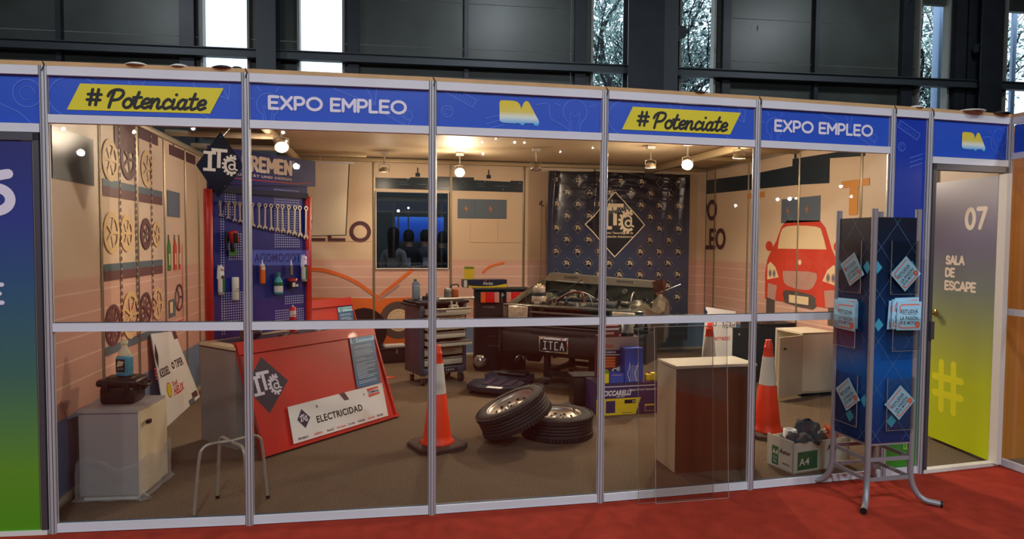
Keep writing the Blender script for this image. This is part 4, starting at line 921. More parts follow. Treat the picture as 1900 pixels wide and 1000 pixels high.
m = MB(); m.cyl((-.06, 0, .045), (.05, 0, .045), .042, mat('navy_cast', (40, 44, 70), .4, .5)); m.cyl((.05, 0, .05), (.075, 0, .05), .028, DULLSTEEL); m.box((-.02, -.0, .085), (.05, .05, .03), MATTBLACK); m.cyl((-.075, 0, .045), (-.06, 0, .045), .05, DULLSTEEL); m.build('body', c)
c = onK('small_parts', 'heap of small brass and steel parts on the counter edge', 'parts', .53, .08); rn = random.Random(5); m = MB()
for k in range(34): m.cyl((rn.uniform(-.09, .1), rn.uniform(-.04, .06), rn.uniform(.006, .03)), (rn.uniform(-.09, .1), rn.uniform(-.04, .06), rn.uniform(.006, .03)), rn.uniform(.003, .008), rn.choice((BRASS, DULLSTEEL, MATTBLACK)), n=6)
o = m.build('pieces', c); c['kind'] = 'stuff'
c = onK('wrench', 'small wrench lying on the counter right of the left post', 'wrench', .31, .06, rz=10)
m = wrench_geo(.14); m.v = [(z, x, .006+y) for x, y, z in m.v]; m.build('shank', c)
c = onK('wooden_stick', 'pale wooden stick lying behind the red cartridge', 'stick', .5, .36, rz=5); m = MB(); m.box((.08, 0, .012), (.3, .02, .012), mat('pale_wood', (220, 196, 150), .6)); m.build('stick', c)

# ---- hanging diamond sign with the school's logo
DS = Matrix.Translation((.520, 1.6, 2.125)) @ Matrix.Rotation(R_(10), 4, 'Z')
t = thing('logo_sign', 'dark diamond shaped sign with white ITCa logo beside the tool board header', 'sign', M=DS)
m = MB(); m.prism([(.0, .25), (-.17, -.01), (-.02, -.25), (.165, .0)], -.006, .006, mat('diamond_navy', (16, 17, 30), .18)); m.build('panel', t)
m = MB(); m.itca(-.002, .015, .235, -.0075, MATS['cream_lettering'], -2); m.build('logo', t)
m = MB(); m.cyl((.004, -.01, .21), (.004, .004, .21), .006, CHROME, n=10); m.cyl((.03, -.01, -.16), (.03, .004, -.16), .006, CHROME, n=10); m.tube([(0, 0, .2), (0.1, .3, .38)], .0015, STEEL, 4); m.build('fixings', t)

# ---- blank white board hung from the beam
t = thing('hanging_board', 'blank white board hanging askew from the beam before the LEO lettering', 'board', (0, 4.5, 0))
m = MB(); m.prism([(.895, 1.615), (1.298, 1.628), (1.34, 2.49), (.942, 2.5), (.942, 2.2), (.925, 2.2)], 0, .012, mat('blank_board', (232, 220, 196), .55)); m.build('panel', t)
m = MB(); m.line([(.895, 1.612), (1.30, 1.625), (1.343, 2.49)], .01, -.001, MATTBLACK, cap=False); m.box((1.15, .0, 2.505), (.5, .02, .018), ALU); m.cyl((1.0, 0, 2.5), (1.0, 0, 2.62), .004, STEEL, n=6); m.cyl((1.28, 0, 2.5), (1.28, 0, 2.62), .004, STEEL, n=6); m.build('edge_frame', t)

# ---- thin pole against the back wall
t = thing('hook_pole', 'thin pole with a hook leaning on the back wall left of the banner', 'pole', (0, 0, 0))
m = MB(); m.cyl((3.84, 4.88, 0), (3.875, 4.95, 2.08), .008, mat('pole_tan', (190, 150, 110), .5), n=10); m.build('shaft', t)
m = MB(); m.tube([(3.875, 4.95, 2.06), (3.875, 4.93, 2.12), (3.85, 4.92, 2.1), (3.845, 4.93, 2.06)], .008, MATTBLACK, 6); m.tube([(3.875, 4.95, 2.06), (3.9, 4.93, 2.05)], .007, MATTBLACK, 6); m.build('hook', t)

# ---- logo banner with folds
def fold(x, z):
    u = (x-3.9)/2.0; top = max(0, (z-1.9)/.6)
    y = .03*math.sin(u*7+1)+.012*math.sin(u*17)
    for c_, s_, a_ in ((.30, .03, .05), (.83, .035, .05), (.02, .02, .04), (.95, .02, .03)): y -= a_*math.exp(-((u-c_-.02*top)/s_)**2)*max(0, min(1, (z-1.1)/1.2))
    y += top*.022*math.sin(z*42+math.sin(u*9)*2.4)*math.exp(-((u-.55)/.28)**2)+top*.01*math.sin(z*90+u*30)*math.exp(-((u-.55)/.3)**2)
    return 4.62+y
t = thing('logo_banner', 'large navy vinyl banner with repeated ITCa diamonds behind the car', 'banner', (0, 0, 0))
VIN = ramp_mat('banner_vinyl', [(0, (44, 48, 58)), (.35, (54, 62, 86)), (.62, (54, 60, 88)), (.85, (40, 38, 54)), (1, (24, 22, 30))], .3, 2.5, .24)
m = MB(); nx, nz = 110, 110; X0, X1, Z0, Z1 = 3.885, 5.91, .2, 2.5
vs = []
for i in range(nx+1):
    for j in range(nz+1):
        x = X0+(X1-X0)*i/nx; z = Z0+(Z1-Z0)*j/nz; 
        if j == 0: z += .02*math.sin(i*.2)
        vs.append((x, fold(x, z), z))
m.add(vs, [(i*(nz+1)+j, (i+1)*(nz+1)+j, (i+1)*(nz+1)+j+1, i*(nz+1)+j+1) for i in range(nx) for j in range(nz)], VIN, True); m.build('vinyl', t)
GOLDW = mat('banner_cream', (230, 214, 186), .4); BNAVY = mat('banner_dark', (22, 24, 38), .3); BDK = mat('banner_lattice', (34, 38, 60), .35)
m = MB(); a0, a1 = 4.81, 1.80; hw, hh = .415, .435
def dl(p, n=14): return [(p[0][0]+(p[1][0]-p[0][0])*k/n, p[0][1]+(p[1][1]-p[0][1])*k/n) for k in range(n+1)]
big = [(a0, a1+hh), (a0-hw, a1), (a0, a1-hh), (a0+hw, a1)]
N_ = 24
for i in range(N_):
    for j in range(N_):
        def q_(u, v): return (a0-hw*u+hw*v, a1+hh-hh*u-hh*v)
        m.poly([q_(i/N_, j/N_), q_((i+1)/N_, j/N_), q_((i+1)/N_, (j+1)/N_), q_(i/N_, (j+1)/N_)][::1], 0, BNAVY)
n1 = len(m.v)
rows = 0; z = 2.38; r_ = 0
small = []
while z > .35:
    x = 4.01+(0 if r_ % 2 == 0 else .145)
    while x < 5.85:
        if abs(x-a0)/hw+abs(z-a1)/hh > 1.12: small.append((x, z))
        x += .29
    z -= .157; r_ += 1
for x, z in small: m.poly([(x, z+.07), (x-.058, z), (x, z-.07), (x+.058, z)], 0, BNAVY)
for i in range(len(m.v)):
    x, y, z = m.v[i]; m.v[i] = (x, fold(x, z)+y-.004, z)
m.build('diamonds', t)
m = MB()
for i in range(4): m.line(dl((big[i], big[(i+1) % 4])), .013, 0, GOLDW)
m.itca(a0+.02, a1+.07, .47, 0, GOLDW)
m.text('Instituto Tecnológico de', a0+.02, a1-.115, .46, .038, 0, GOLDW, .03); m.text('Capacitación Automotriz', a0+.02, a1-.165, .46, .038, 0, GOLDW, .03)
for x, z in small:
    m.itca(x, z, .068, 0, GOLDW, simple=True); m.line([(x, z+.078), (x-.066, z), (x, z-.078), (x+.066, z), (x, z+.078)], .004, 0, mat('banner_line', (150, 140, 130), .4), cap=False)
for i in range(len(m.v)):
    x, y, z = m.v[i]; m.v[i] = (x, fold(x, z)+y-.009, z)
m.build('logo_print', t)
# ---- tool trolley
T = Matrix.Translation((2.13, 3.22, 0)) @ Matrix.Rotation(R_(22), 4, 'Z')
t = thing('tool_trolley', 'blue-grey tool trolley with several beige drawers pulled open', 'trolley', M=T)
TB = mat('trolley_blue', (66, 76, 88), .4, .3); DRW = mat('drawer_beige', (196, 190, 168), .4, .3)
W_, D_ = .56, .40
m = MB(); m.rbox((.02, D_/2, .5), (.05, D_, .76), .008, TB); m.rbox((W_-.02, D_/2, .5), (.04, D_, .76), .008, TB); m.box((W_/2, D_-.02, .5), (W_-.06, .02, .74), TB); m.rbox((W_/2, D_/2, .155), (W_, D_, .07), .006, TB)
for k in range(5): m.cyl((-.006, .12, .3+.1*k), (.0, .12, .3+.1*k), .006, MATTBLACK, n=8); m.cyl((.02, -.003, .3+.1*k), (.02, .004, .3+.1*k), .006, BLACK, n=8)
m.build('body', t)
m = MB(); m.rbox((W_/2, D_/2, .895), (W_+.05, D_+.04, .03), .01, MATTBLACK); m.box((W_/2, D_/2, .914), (W_-.06, D_-.05, .01), TB); m.build('top_tray', t)
m = MB(); m.tube([(-.01, .03, .86), (-.06, .03, .875), (-.07, D_/2, .875), (-.06, D_-.03, .875), (-.01, D_-.03, .86)], .012, MATTBLACK, 8); m.build('handle', t)
for z, h, o_ in ((.805, .085, .13), (.715, .075, .03), (.635, .07, .06), (.545, .075, .05), (.465, .06, .16), (.36, .09, -.02), (.25, .09, -.02)):
    d = MB(); x0, x1 = .05, W_-.045; y0 = -o_
    d.rbox(((x0+x1)/2, y0, z), (x1-x0+(.04 if o_ > .1 else 0), .02, h-.008), .004, DRW, seg=1)
    if o_ > 0: 
        d.box((x0+.006, y0+.15, z), (.006, .3, h*.7), DRW); d.box((x1-.006, y0+.15, z), (.006, .3, h*.7), DRW); d.box(((x0+x1)/2, y0+.15, z-h*.35), (x1-x0, .3, .005), DRW)
    o = d.build('drawer', t)
    d = MB(); d.box(((x0+x1)/2, y0-.013, z+h*.36), (x1-x0+(.04 if o_ > .1 else 0), .012, .01), STEEL if o_ > 0 else DULLSTEEL); d.build('drawer_handle', o)
m = MB(); m.text('STERPAR', .17, .815, .12, .026, -.1415, NAVY, .05); m.build('brand_print', t)
m = MB(); m.prism([(.26, .135), (.45, .135), (.44, .175), (.25, .175)], -.006, -.002, MATTBLACK); m.text('1974', .35, .155, .1, .024, -.007, mat('plate_grey', (150, 150, 150), .5), .03); m.build('plate', t)
for x, y, r, fx in ((.05, .05, .035, 0), (.06, D_-.05, .035, 0), (W_-.05, .04, .055, 1), (W_-.05, D_-.05, .055, 1)):
    o = MB(); o.box((x, y, .11), (.045, .05, .014), DULLSTEEL); o.box((x-.018, y, r+.02), (.004, .03, .06), DULLSTEEL); o.box((x+.018, y, r+.02), (.004, .03, .06), DULLSTEEL)
    q = o.build('caster', t); o = MB(); o.cyl((x-.013, y, r), (x+.013, y, r), r, MATTBLACK, n=20); o.cyl((x-.014, y, r), (x+.014, y, r), r*.55, BRASS if fx else DULLSTEEL, n=14); o.build('wheel', q)
def onT(name, label, cat, x, y, z=.92, **k): return thing(name, label, cat, M=T @ Matrix.Translation((x, y, z)), **k)
c = onT('oil_bottle', 'blue-grey oil bottle standing at the left of the trolley top', 'bottle', .04, .2)
GB = mat('bottle_greyblue', (120, 132, 142), .35)
m = MB(); m.rbox((0, 0, .08), (.08, .06, .16), .014, GB); m.prism([(-.04, .15), (.03, .15), (.012, .2), (-.02, .205), (-.036, .185)], -.02, .02, GB); m.build('body', c); m = MB(); m.cyl((-.01, 0, .2), (-.01, 0, .225), .016, GREENP); m.build('cap', c); m = MB(); m.tube([(.02, 0, .19), (.042, 0, .165), (.036, 0, .12)], .009, GB, 6); m.build('handle', c)
c = onT('alternator_part', 'small round steel engine part on the trolley top', 'engine part', .17, .12)
m = MB(); m.cyl((-.04, 0, .035), (.03, 0, .035), .034, DULLSTEEL); m.cyl((.03, 0, .035), (.045, 0, .035), .02, BRASS); m.cyl((-.03, .0, .06), (-.01, 0, .075), .018, DULLSTEEL); m.box((-.06, 0, .02), (.04, .06, .04), MATTBLACK); m.build('body', c)
c = onT('oil_filter', 'ribbed grey filter can on the trolley top right of the post', 'filter', .40, .14)
m = MB(); m.lathe([(0, 0), (.045, 0), (.045, .01)]+[(.043+.004*(k % 2), .012+.01*k) for k in range(9)]+[(.04, .11), (.036, .118), (0, .12)], DULLSTEEL, 20); m.build('body', c)
c = onT('fluid_reservoir', 'amber fluid reservoir with black frame on the trolley', 'reservoir', .53, .22)
m = MB(); m.rbox((0, 0, .05), (.07, .06, .1), .01, mat('amber_fluid', (170, 84, 30), .2)); m.build('body', c); m = MB(); m.tube([(-.05, 0, 0), (-.05, 0, .13), (-.03, 0, .15), (.04, 0, .15), (.05, 0, .12)], .008, MATTBLACK, 6); m.build('frame', c)
c = onT('torque_bar', 'long pale metal bar lying along the trolley front edge', 'bar', .42, .0); m = MB(); m.cyl((-.2, 0, .012), (.19, -.02, .012), .011, mat('pale_metal', (196, 186, 170), .4, .5)); m.cyl((.19, -.02, .012), (.22, -.021, .012), .015, MATS['pale_metal']); m.build('bar', c)
c = thing('carburettor', 'small pale metal carburettor in the top drawer of the trolley', 'engine part', M=T @ Matrix.Translation((.36, -.07, .79)))
m = MB(); m.box((0, 0, .05), (.09, .06, .06), MATS['pale_metal']); m.cyl((-.02, 0, .07), (-.03, 0, .12), .012, MATS['pale_metal']); m.cyl((.03, 0, .07), (.04, 0, .11), .01, MATS['pale_metal']); m.cyl((0, -.04, .05), (0, .04, .05), .02, DULLSTEEL); m.build('body', c)
c = thing('spanner_set', 'loose tools in the half open lower trolley drawer', 'tools', M=T @ Matrix.Translation((.2, -.07, .44)), kind='stuff'); m = MB(); rn = random.Random(8)
for k in range(14): a_ = Vector((rn.uniform(-.1, .2), rn.uniform(-.05, .12), rn.uniform(0, .03))); m.cyl(a_, a_+Vector((rn.uniform(-.1, .1), rn.uniform(-.03, .03), .004)), .006, STEEL, n=6)
m.build('pieces', c)

# ---- black lamp display stand
t = thing('lamp_display', 'black display stand with two tail lamps and a round headlamp', 'display', (2.84, 4.0, 0), -3)
m = MB(); m.rbox((.3, .12, .5), (.62, .24, .99), .006, MATTBLACK); m.rbox((.31, .1, .985), (.67, .3, .03), .006, BLACK); m.build('body', t)
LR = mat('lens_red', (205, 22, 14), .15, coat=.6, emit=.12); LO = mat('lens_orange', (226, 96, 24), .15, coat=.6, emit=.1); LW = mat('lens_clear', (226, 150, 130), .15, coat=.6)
for x0, rev in ((.05, 0), (.36, 1)):
    m = MB(); m.rbox((x0+.11, -.01, .89), (.24, .03, .15), .006, BLACK); o = m.build('tail_lamp', t)
    segs = ((0, .06, LO), (.06, .165, LR), (.165, .225, LW)); 
    for a_, b_, mt in segs:
        if rev: a_, b_ = .225-b_, .225-a_
        m = MB(); m.rbox((x0+(a_+b_)/2, -.028, .89), (b_-a_-.002, .022, .125), .004, mt); 
        for k in range(5): m.box((x0+(a_+b_)/2, -.04, .84+.025*k), (b_-a_-.01, .003, .004), mt)
        m.build('lens', o)
m = MB(); m.text('FUSES', .16, .77, .14, .02, -.001, DULLSTEEL, .05); m.text('LUCES', .48, .77, .12, .02, -.001, DULLSTEEL, .05); m.build('lettering', t)
m = MB(); m.tube([(.31, -.02, .82), (.305, -.03, .88), (.315, -.03, .95)], .008, STEEL, 6); m.cyl((.315, -.04, .92), (.315, -.01, .92), .02, STEEL); m.build('key_switch', t)
for x, z, r in ((.05, .12, .068), (.53, .13, .05)):
    m = MB(); M_ = Matrix.Translation((x, -.005, z)) @ Matrix.Rotation(PI/2, 4, 'X'); m.lathe([(r+.01, 0), (r+.01, .02), (r, .025)], CHROME, 24, M_); m.lathe([(r, .022), (r*.7, .045), (0, .055)], mat('lamp_glass', (200, 200, 200), .08, .8) if x < .1 else BLACK, 24, M_); m.build('round_headlamp', t)
m = MB()
for k in range(12): m.cyl((.15+.04*(k % 4), -.004, .3+.12*(k//4)), (.15+.04*(k % 4), .01, .3+.12*(k//4)), .006, STEEL, n=8)
m.build('bolt', t)
c = thing('brake_pad_box', 'long blue and yellow Fric-Rot carton on the lamp display', 'box', (2.69, 4.03, 1.003), 2)
m = MB(); m.box((.27, .1, .047), (.53, .2, .094), NAVY); m.build('carton', c); m = MB()
m.poly([(.06, 0.0), (.53, 0.0), (.53, .045), (.4, .022), (.27, .015), (.12, .02), (.06, .03)], -.001, mat('box_yellow', (236, 206, 40), .45)); m.rect(0.005, .005, .045, .09, -.001, WHITEPRINT); m.text('Fric-Rot', .3, .05, .12, .035, -.002, WHITEPRINT, .04, shear=.2); m.text('AP', .27, .083, .03, .016, -.002, MRED, .05); m.build('print', c)
c = thing('yellow_carton', 'upright yellow carton with green top behind the brake pad carton', 'box', (2.73, 4.24, 1.0)); m = MB(); m.box((.06, .03, .11), (.12, .06, .22), MATS['box_yellow']); m.box((.06, .03, .235), (.121, .061, .03), mat('yellow_green', (150, 164, 60), .5)); m.build('carton', c); m = MB(); m.text('FILTRO', .06, .23, .08, .014, -.001, INK, .02); m.build('print', c)

# ---- black toolbox by the back wall, red arrow on the floor
t = thing('toolbox', 'black metal toolbox with steel latch under the mural wheel', 'toolbox', (1.72, 4.62, 0), 12)
m = MB(); m.rbox((.16, .1, .085), (.32, .2, .17), .008, MATTBLACK); m.build('body', t); m = MB(); m.rbox((.16, .1, .185), (.33, .21, .03), .006, BLACK); m.build('lid', t); m = MB(); m.box((.2, -.006, .15), (.025, .01, .06), STEEL); m.build('latch', t)
c = thing('paper_pad', 'white sheets lying askew on the black toolbox', 'paper', (1.80, 4.66, .201), 12); m = MB()
for k in range(4): m.box((.1+.004*k, .08, .004+.006*k), (.25, .16, .005), WHITEPRINT)
m.build('sheets', c)
t = thing('arrow_sign', 'small red and white arrow sign lying on the floor left of the trolley', 'sign', (1.66, 3.7, .0), 0); m = MB()
m.add([(0, 0, .006), (.17, .02, .006), (.23, .08, .006), (.17, .12, .006), (0, .1, .006)]+[(0, 0, 0), (.17, .02, 0), (.23, .08, 0), (.17, .12, 0), (0, .1, 0)], [(0, 1, 2, 3, 4), (0, 5, 6, 1), (1, 6, 7, 2), (2, 7, 8, 3), (3, 8, 9, 4), (4, 9, 5, 0)], MRED); m.build('panel', t); m = MB(); m.add([(.02, .03, .0065), (.14, .045, .0065), (.14, .075, .0065), (.02, .065, .0065)], [(0, 1, 2, 3)], WHITEPRINT); m.build('print', t)

# ---- creeper
t = thing('mechanic_creeper', 'dark blue plastic mechanic creeper on casters in front of the car', 'creeper', (2.98, 3.02, 0), -30)
CR = mat('creeper_blue', (42, 48, 62), .35)
m = MB(); sh = [(-.26, -.36), (-.1, -.42), (.1, -.42), (.26, -.36), (.28, -.1), (.2, .0), (.26, .15), (.24, .4), (.1, .48), (-.1, .48), (-.24, .4), (-.26, .15), (-.2, .0), (-.28, -.1)]
n = len(sh); vs = [(x*.98, y, .045) for x, y in sh]+[(x, y, .08+.02*abs(x)/.26) for x, y in sh]+[(x*.8, y*.88, .072) for x, y in sh]
m.add(vs, [tuple(range(n))[::-1]]+[(i, (i+1) % n, n+(i+1) % n, n+i) for i in range(n)]+[(n+i, n+(i+1) % n, 2*n+(i+1) % n, 2*n+i) for i in range(n)]+[tuple(range(2*n, 3*n))], CR, False); m.build('bed', t)
m = MB(); m.rbox((0, .36, .098), (.34, .16, .035), .015, BLACK); m.build('headrest', t)
m = MB(); 
for x in (-.12, 0, .12): m.box((x, -.05, .077), (.07, .3, .008), mat('creeper_ridge', (60, 50, 74), .4))
m.build('ridge', t)
m = MB(); m.box((.02, -.3, .0745), (.16, .07, .003), WHITEPRINT); m.text('x', 0, 0, .001, .001, 0, WHITEPRINT) if 0 else None; m.build('sticker', t)
for x, y in ((-.22, -.33), (.22, -.33), (-.22, .36), (.22, .36)): m = MB(); m.cyl((x-.012, y, .024), (x+.012, y, .024), .024, BLACK); m.box((x, y, .045), (.03, .03, .02), DULLSTEEL); m.build('caster', t)

# ---- car front end on its stand
CM = Matrix.Translation((3.66, 2.836, 0)) @ Matrix.Rotation(R_(-40.2), 4, 'Z')
t = thing('car_front_end', 'cut off car nose with open engine bay and ITCA licence plate', 'car', M=CM)
PAINT = mat('car_grey_paint', (92, 92, 80), .28, .6, noise=.2, nscale=5, coat=.4); BAY = mat('engine_bay_grey', (70, 67, 54), .45, .4, noise=.35, nscale=9)
BUMP = mat('bumper_black', (40, 34, 30), .5); LAMPG = mat('headlamp_glass', (226, 208, 176), .15, .35, noise=.3, nscale=24)
def loft(m, secs, mt, sm=True, close=False):
    n = len(secs[0]); vs = [p for s_ in secs for p in s_]
    m.add(vs, [(i*n+j, i*n+j+1, (i+1)*n+j+1, (i+1)*n+j) for i in range(len(secs)-1) for j in range(n-1)], mt, sm)
m = MB(); m.rbox((0, .04, .862), (1.6, .12, .025), .008, PAINT); m.rbox((0, .0, .80), (.95, .03, .022), .006, DULLSTEEL); m.rbox((0, .01, .69), (1.6, .04, .04), .01, PAINT)
m.rbox((-.46, .01, .775), (.03, .04, .19), .006, PAINT); m.rbox((.46, .01, .775), (.03, .04, .19), .006, PAINT); m.rbox((0, .13, .845), (1.5, .08, .02), .006, BAY)
for k in range(14): m.cyl((-.6+.09*k, .05, .872), (-.6+.09*k, .05, .882), .009, STEEL, n=8)
m.build('front_crossmember', t)
m = MB()
for k in range(5): m.box((0, .015, .71+.019*k), (.88, .02, .006), BLACK)
m.box((0, .04, .745), (.9, .01, .11), MATTBLACK); m.build('grille', t)
for s_ in (-1, 1):
    m = MB(); m.rbox((s_*.6, -.005, .79), (.27, .05, .155), .02, BLACK); o = m.build('headlamp', t)
    m = MB(); m.rbox((s_*.6, -.03, .79), (.24, .02, .135), .012, LAMPG)
    for k in range(7): m.box((s_*.6-.1+.033*k, -.041, .79), (.003, .002, .12), LAMPG)
    m.build('lens', o)
    m = MB(); m.rbox((s_*.77, .02, .79), (.07, .06, .15), .018, mat('indicator_smoke', (120, 112, 100), .15, .2, coat=.6)); m.build('indicator', t)
m = MB(); secs = []
for x in [-.83+.166*k for k in range(11)]:
    e_ = max(0, abs(x)-.6)**2*1.6
    secs.append([(x, y+e_, z) for y, z in ((.1, .655), (-.03, .66), (-.075, .64), (-.09, .6), (-.08, .585), (-.095, .57), (-.1, .47), (-.085, .4), (-.05, .345), (.06, .33))])
loft(m, secs, BUMP); m.box((0, -.07, .662), (1.4, .03, .004), DULLSTEEL); m.box((-.1, -.094, .588), (.62, .006, .022), MATTBLACK); m.build('bumper', t)
for s_ in (-1,1):
    m = MB(); m.box((s_*.83, .16, .5), (.02, .38, .3), BUMP); m.build('bumper_end', t)
PM = CM.inverted()
m = MB(); m.rbox((-.135, -.104, .478), (.34, .008, .165), .006, CHROME); o = m.build('licence_plate', t)
m = MB(); m.rect(-.29, .41, .02, .53, -.109, INK); m.rect(-.285, .532, .015, .553, -.109, WHITEPRINT)
for x, L_ in ((-.23, [[(-.5, 1), (.5, 1)], [(0, 1), (0, 0)], [(-.5, 0), (.5, 0)]]), (-.165, [[(-.6, 1), (.6, 1)], [(0, 1), (0, 0)]]), (-.1, [[(.5, 1), (-.4, 1), (-.4, 0), (.5, 0)]]), (-.035, [[(-.55, 0), (0, 1), (.55, 0)], [(-.3, .4), (.3, .4)]])):
    for s_ in L_: m.line([(x+a_*.036, .43+b_*.08) for a_, b_ in s_], .0085, -.110, WHITEPRINT)
for x in (-.25, -.04): m.box((x, -.112, .543), (.02, .004, .012), MRED)
m.build('plate_print', o)
# fenders and firewall
m = MB(); secs = []
for k in range(9):
    y = .02+.11*k; zt = .87+.235*(k/8)
    arch_ = .62+.17*math.sin(min(1, max(0, (k-2)/5))*PI) if 2 <= k <= 7 else .5
    secs.append([(-.70, y, zt-.03), (-.76, y, zt), (-.80, y, zt-.02), (-.82, y, zt-.12), (-.825, y, max(arch_, .42))])
loft(m, secs, PAINT); m.build('left_fender', t)
m = MB(); rn = random.Random(3); secs = []
for k in range(10):
    y = .02+.1*k; zt = .86+.1*(k/9)+.05*math.sin(k*1.1); xo = .78-.03*math.sin(k*.9)
    secs.append([(xo-.1, y, zt-.05+rn.uniform(-.02, .02)), (xo-.03, y, zt+rn.uniform(-.01, .02)), (xo+.03+rn.uniform(-.02, .03), y, zt-.04), (xo+.06, y, zt-.15), (xo+.05, y, .5)])
loft(m, secs, mat('crumpled_paint', (84, 74, 60), .35, .5, noise=.35, nscale=9), False); m.build('crumpled_fender', t)
m = MB(); m.add([(.62, .88, 1.12), (.74, .86, 1.16), (.78, .9, 1.12), (.75, .92, .99), (.68, .9, .95), (.64, .9, 1.0)], [(0, 1, 2, 3, 4, 5)], mat('rusty_metal', (110, 66, 48), .6, .3, noise=.3, nscale=12)); m.add([(.70, .8, .95), (.78, .7, 1.0), (.84, .75, .93), (.82, .6, .86), (.74, .62, .9), (.66, .7, .9)], [(0, 1, 2, 3, 4, 5)], MATS['crumpled_paint']); m.cyl((.7, .9, 1.0), (.92, .98, 1.1), .006, STEEL, n=6); m.build('torn_metal', t)
m = MB(); m.box((0, .93, .85), (1.45, .02, .55), BAY); m.prism([(-.74, 1.09), (-.66, 1.185), (.62, 1.125), (.7, 1.07), (.66, 1.05), (-.3, 1.07)], .9, 1.04, mat('cowl_paint', (150, 144, 126), .3, .5, coat=.3, noise=.1)); 
m.build('firewall_cowl', t)
m = MB()
for x0, n_ in ((-.46, 8), (.2, 9)):
    for k in range(n_): zc = 1.145-.05*(x0+.022*k+.66)/1.3; m.add([(x0+.022*k, .898, zc-.012), (x0+.022*k+.01, .898, zc-.012), (x0+.022*k+.014, .898, zc+.012), (x0+.022*k+.004, .898, zc+.012)], [(0, 1, 2, 3)], MATTBLACK)
m.build('cowl_vents', t)
m = MB(); m.disc(-.16, 1.035, .035, .915, MATTBLACK, 18); m.disc(.06, 1.03, .034, .915, MATTBLACK, 18); m.cyl((.3, .9, 1.0), (.3, .87, 1.0), .03, DULLSTEEL); m.build('bulkhead_holes', t)
m = MB(); m.box((-.66, .48, .72), (.03, .9, .28), BAY); m.box((.62, .48, .72), (.03, .9, .28), BAY); 
for x_, z_ in ((-.54, .0), (.54, -.04)):
    m.lathe([(.0, .95), (.03, .95), (.035, .965), (.05, .965), (.055, .945), (.11, .93), (.135, .9), (.14, .66)], BAY, 20, Matrix.Translation((x_, .62, z_)))
    for k in range(3): m.cyl((x_+.08*math.cos(k*2.1), .62+.08*math.sin(k*2.1), .93+z_), (x_+.08*math.cos(k*2.1), .62+.08*math.sin(k*2.1), .955+z_), .01, DULLSTEEL, n=6)
m.prism([(.3, .7), (.64, .7), (.64, 1.02), (.5, .98), (.42, .9), (.3, .86)], .8, .9, BAY)
m.rbox((0, .5, .48), (1.3, .8, .03), .01, MATTBLACK); m.build('inner_wings', t)
m = MB(); m.rbox((-.05, .5, .72), (.5, .34, .36), .03, mat('engine_cast', (70, 66, 60), .5, .6, noise=.3, nscale=20)); m.rbox((-.05, .5, .915), (.42, .2, .05), .02, BLACK); m.cyl((.24, .4, .74), (.3, .4, .74), .08, DULLSTEEL); m.cyl((.24, .56, .82), (.29, .56, .82), .05, BLACK)
for k in range(4): m.cyl((-.2+.1*k, .5, .93), (-.2+.1*k, .5, .965), .014, MATTBLACK, n=8)
m.build('engine_block', t)
m = MB(); m.box((-.17, .48, .96), (.07, .07, .07), mat('alloy_pale', (186, 176, 150), .4, .6)); m.cyl((-.17, .48, .98), (-.17, .48, 1.02), .035, MATS['alloy_pale']); m.box((-.11, .5, .97), (.05, .05, .05), MATS['alloy_pale']); m.cyl((-.25, .44, .93), (-.1, .44, .93), .022, MATS['alloy_pale']); m.cyl((-.2, .42, .93), (-.2, .42, 1.0), .012, DULLSTEEL); m.cyl((-.13, .5, .93), (-.06, .4, 1.0), .012, DULLSTEEL); m.build('carburettor', t)
m = MB(); M_ = Matrix.Translation((-.53, .35, .84)); m.lathe([(0, 0), (.075, .0), (.088, .03), (.085, .1), (.07, .115)], mat('reservoir_white', (160, 140, 118), .35), 20, M_); m.lathe([(.082, .115), (.084, .14), (.07, .15)], MATTBLACK, 20, M_); m.lathe([(.068, .145), (.072, .2), (.05, .225), (0, .23)], MATS['reservoir_white'], 20, M_); m.lathe([(.03, .225), (.03, .245), (0, .25)], BRASS, 12, M_); m.build('brake_reservoir', t)
m = MB(); m.lathe([(0, 0), (.1, 0), (.11, .02), (.11, .07), (.09, .1), (0, .105)], MATTBLACK, 22, Matrix.Translation((.3, .33, .82))); m.rbox((.5, .3, .78), (.2, .16, .17), .01, BLACK); m.cyl((.44, .3, .865), (.44, .3, .885), .012, BRASS); m.cyl((.56, .3, .865), (.56, .3, .885), .012, BRASS); m.build('air_filter_battery', t)
m = MB(); m.box((.0, .12, .67), (.7, .04, .3), MATTBLACK); m.cyl((-.3, .12, .83), (.3, .12, .83), .018, DULLSTEEL); m.build('radiator', t)
rn = random.Random(12)
for k in range(11):
    a_ = Vector((rn.uniform(-.55, .5), rn.uniform(.2, .85), rn.uniform(.84, .96))); b_ = a_+Vector((rn.uniform(-.35, .35), rn.uniform(-.25, .25), rn.uniform(-.1, .1))); c_ = (a_+b_)/2+Vector((0, 0, rn.uniform(.03, .12)))
    m = MB(); m.tube(smooth([tuple(a_), tuple(c_), tuple(b_), (b_.x, b_.y, .75)], 5), rn.choice((.006, .009, .014)), rn.choice((MATTBLACK, MATTBLACK, mat('hose_red', (96, 44, 36), .5), DULLSTEEL)), 7); m.build('hose', t)
m = MB()
rn = random.Random(21)
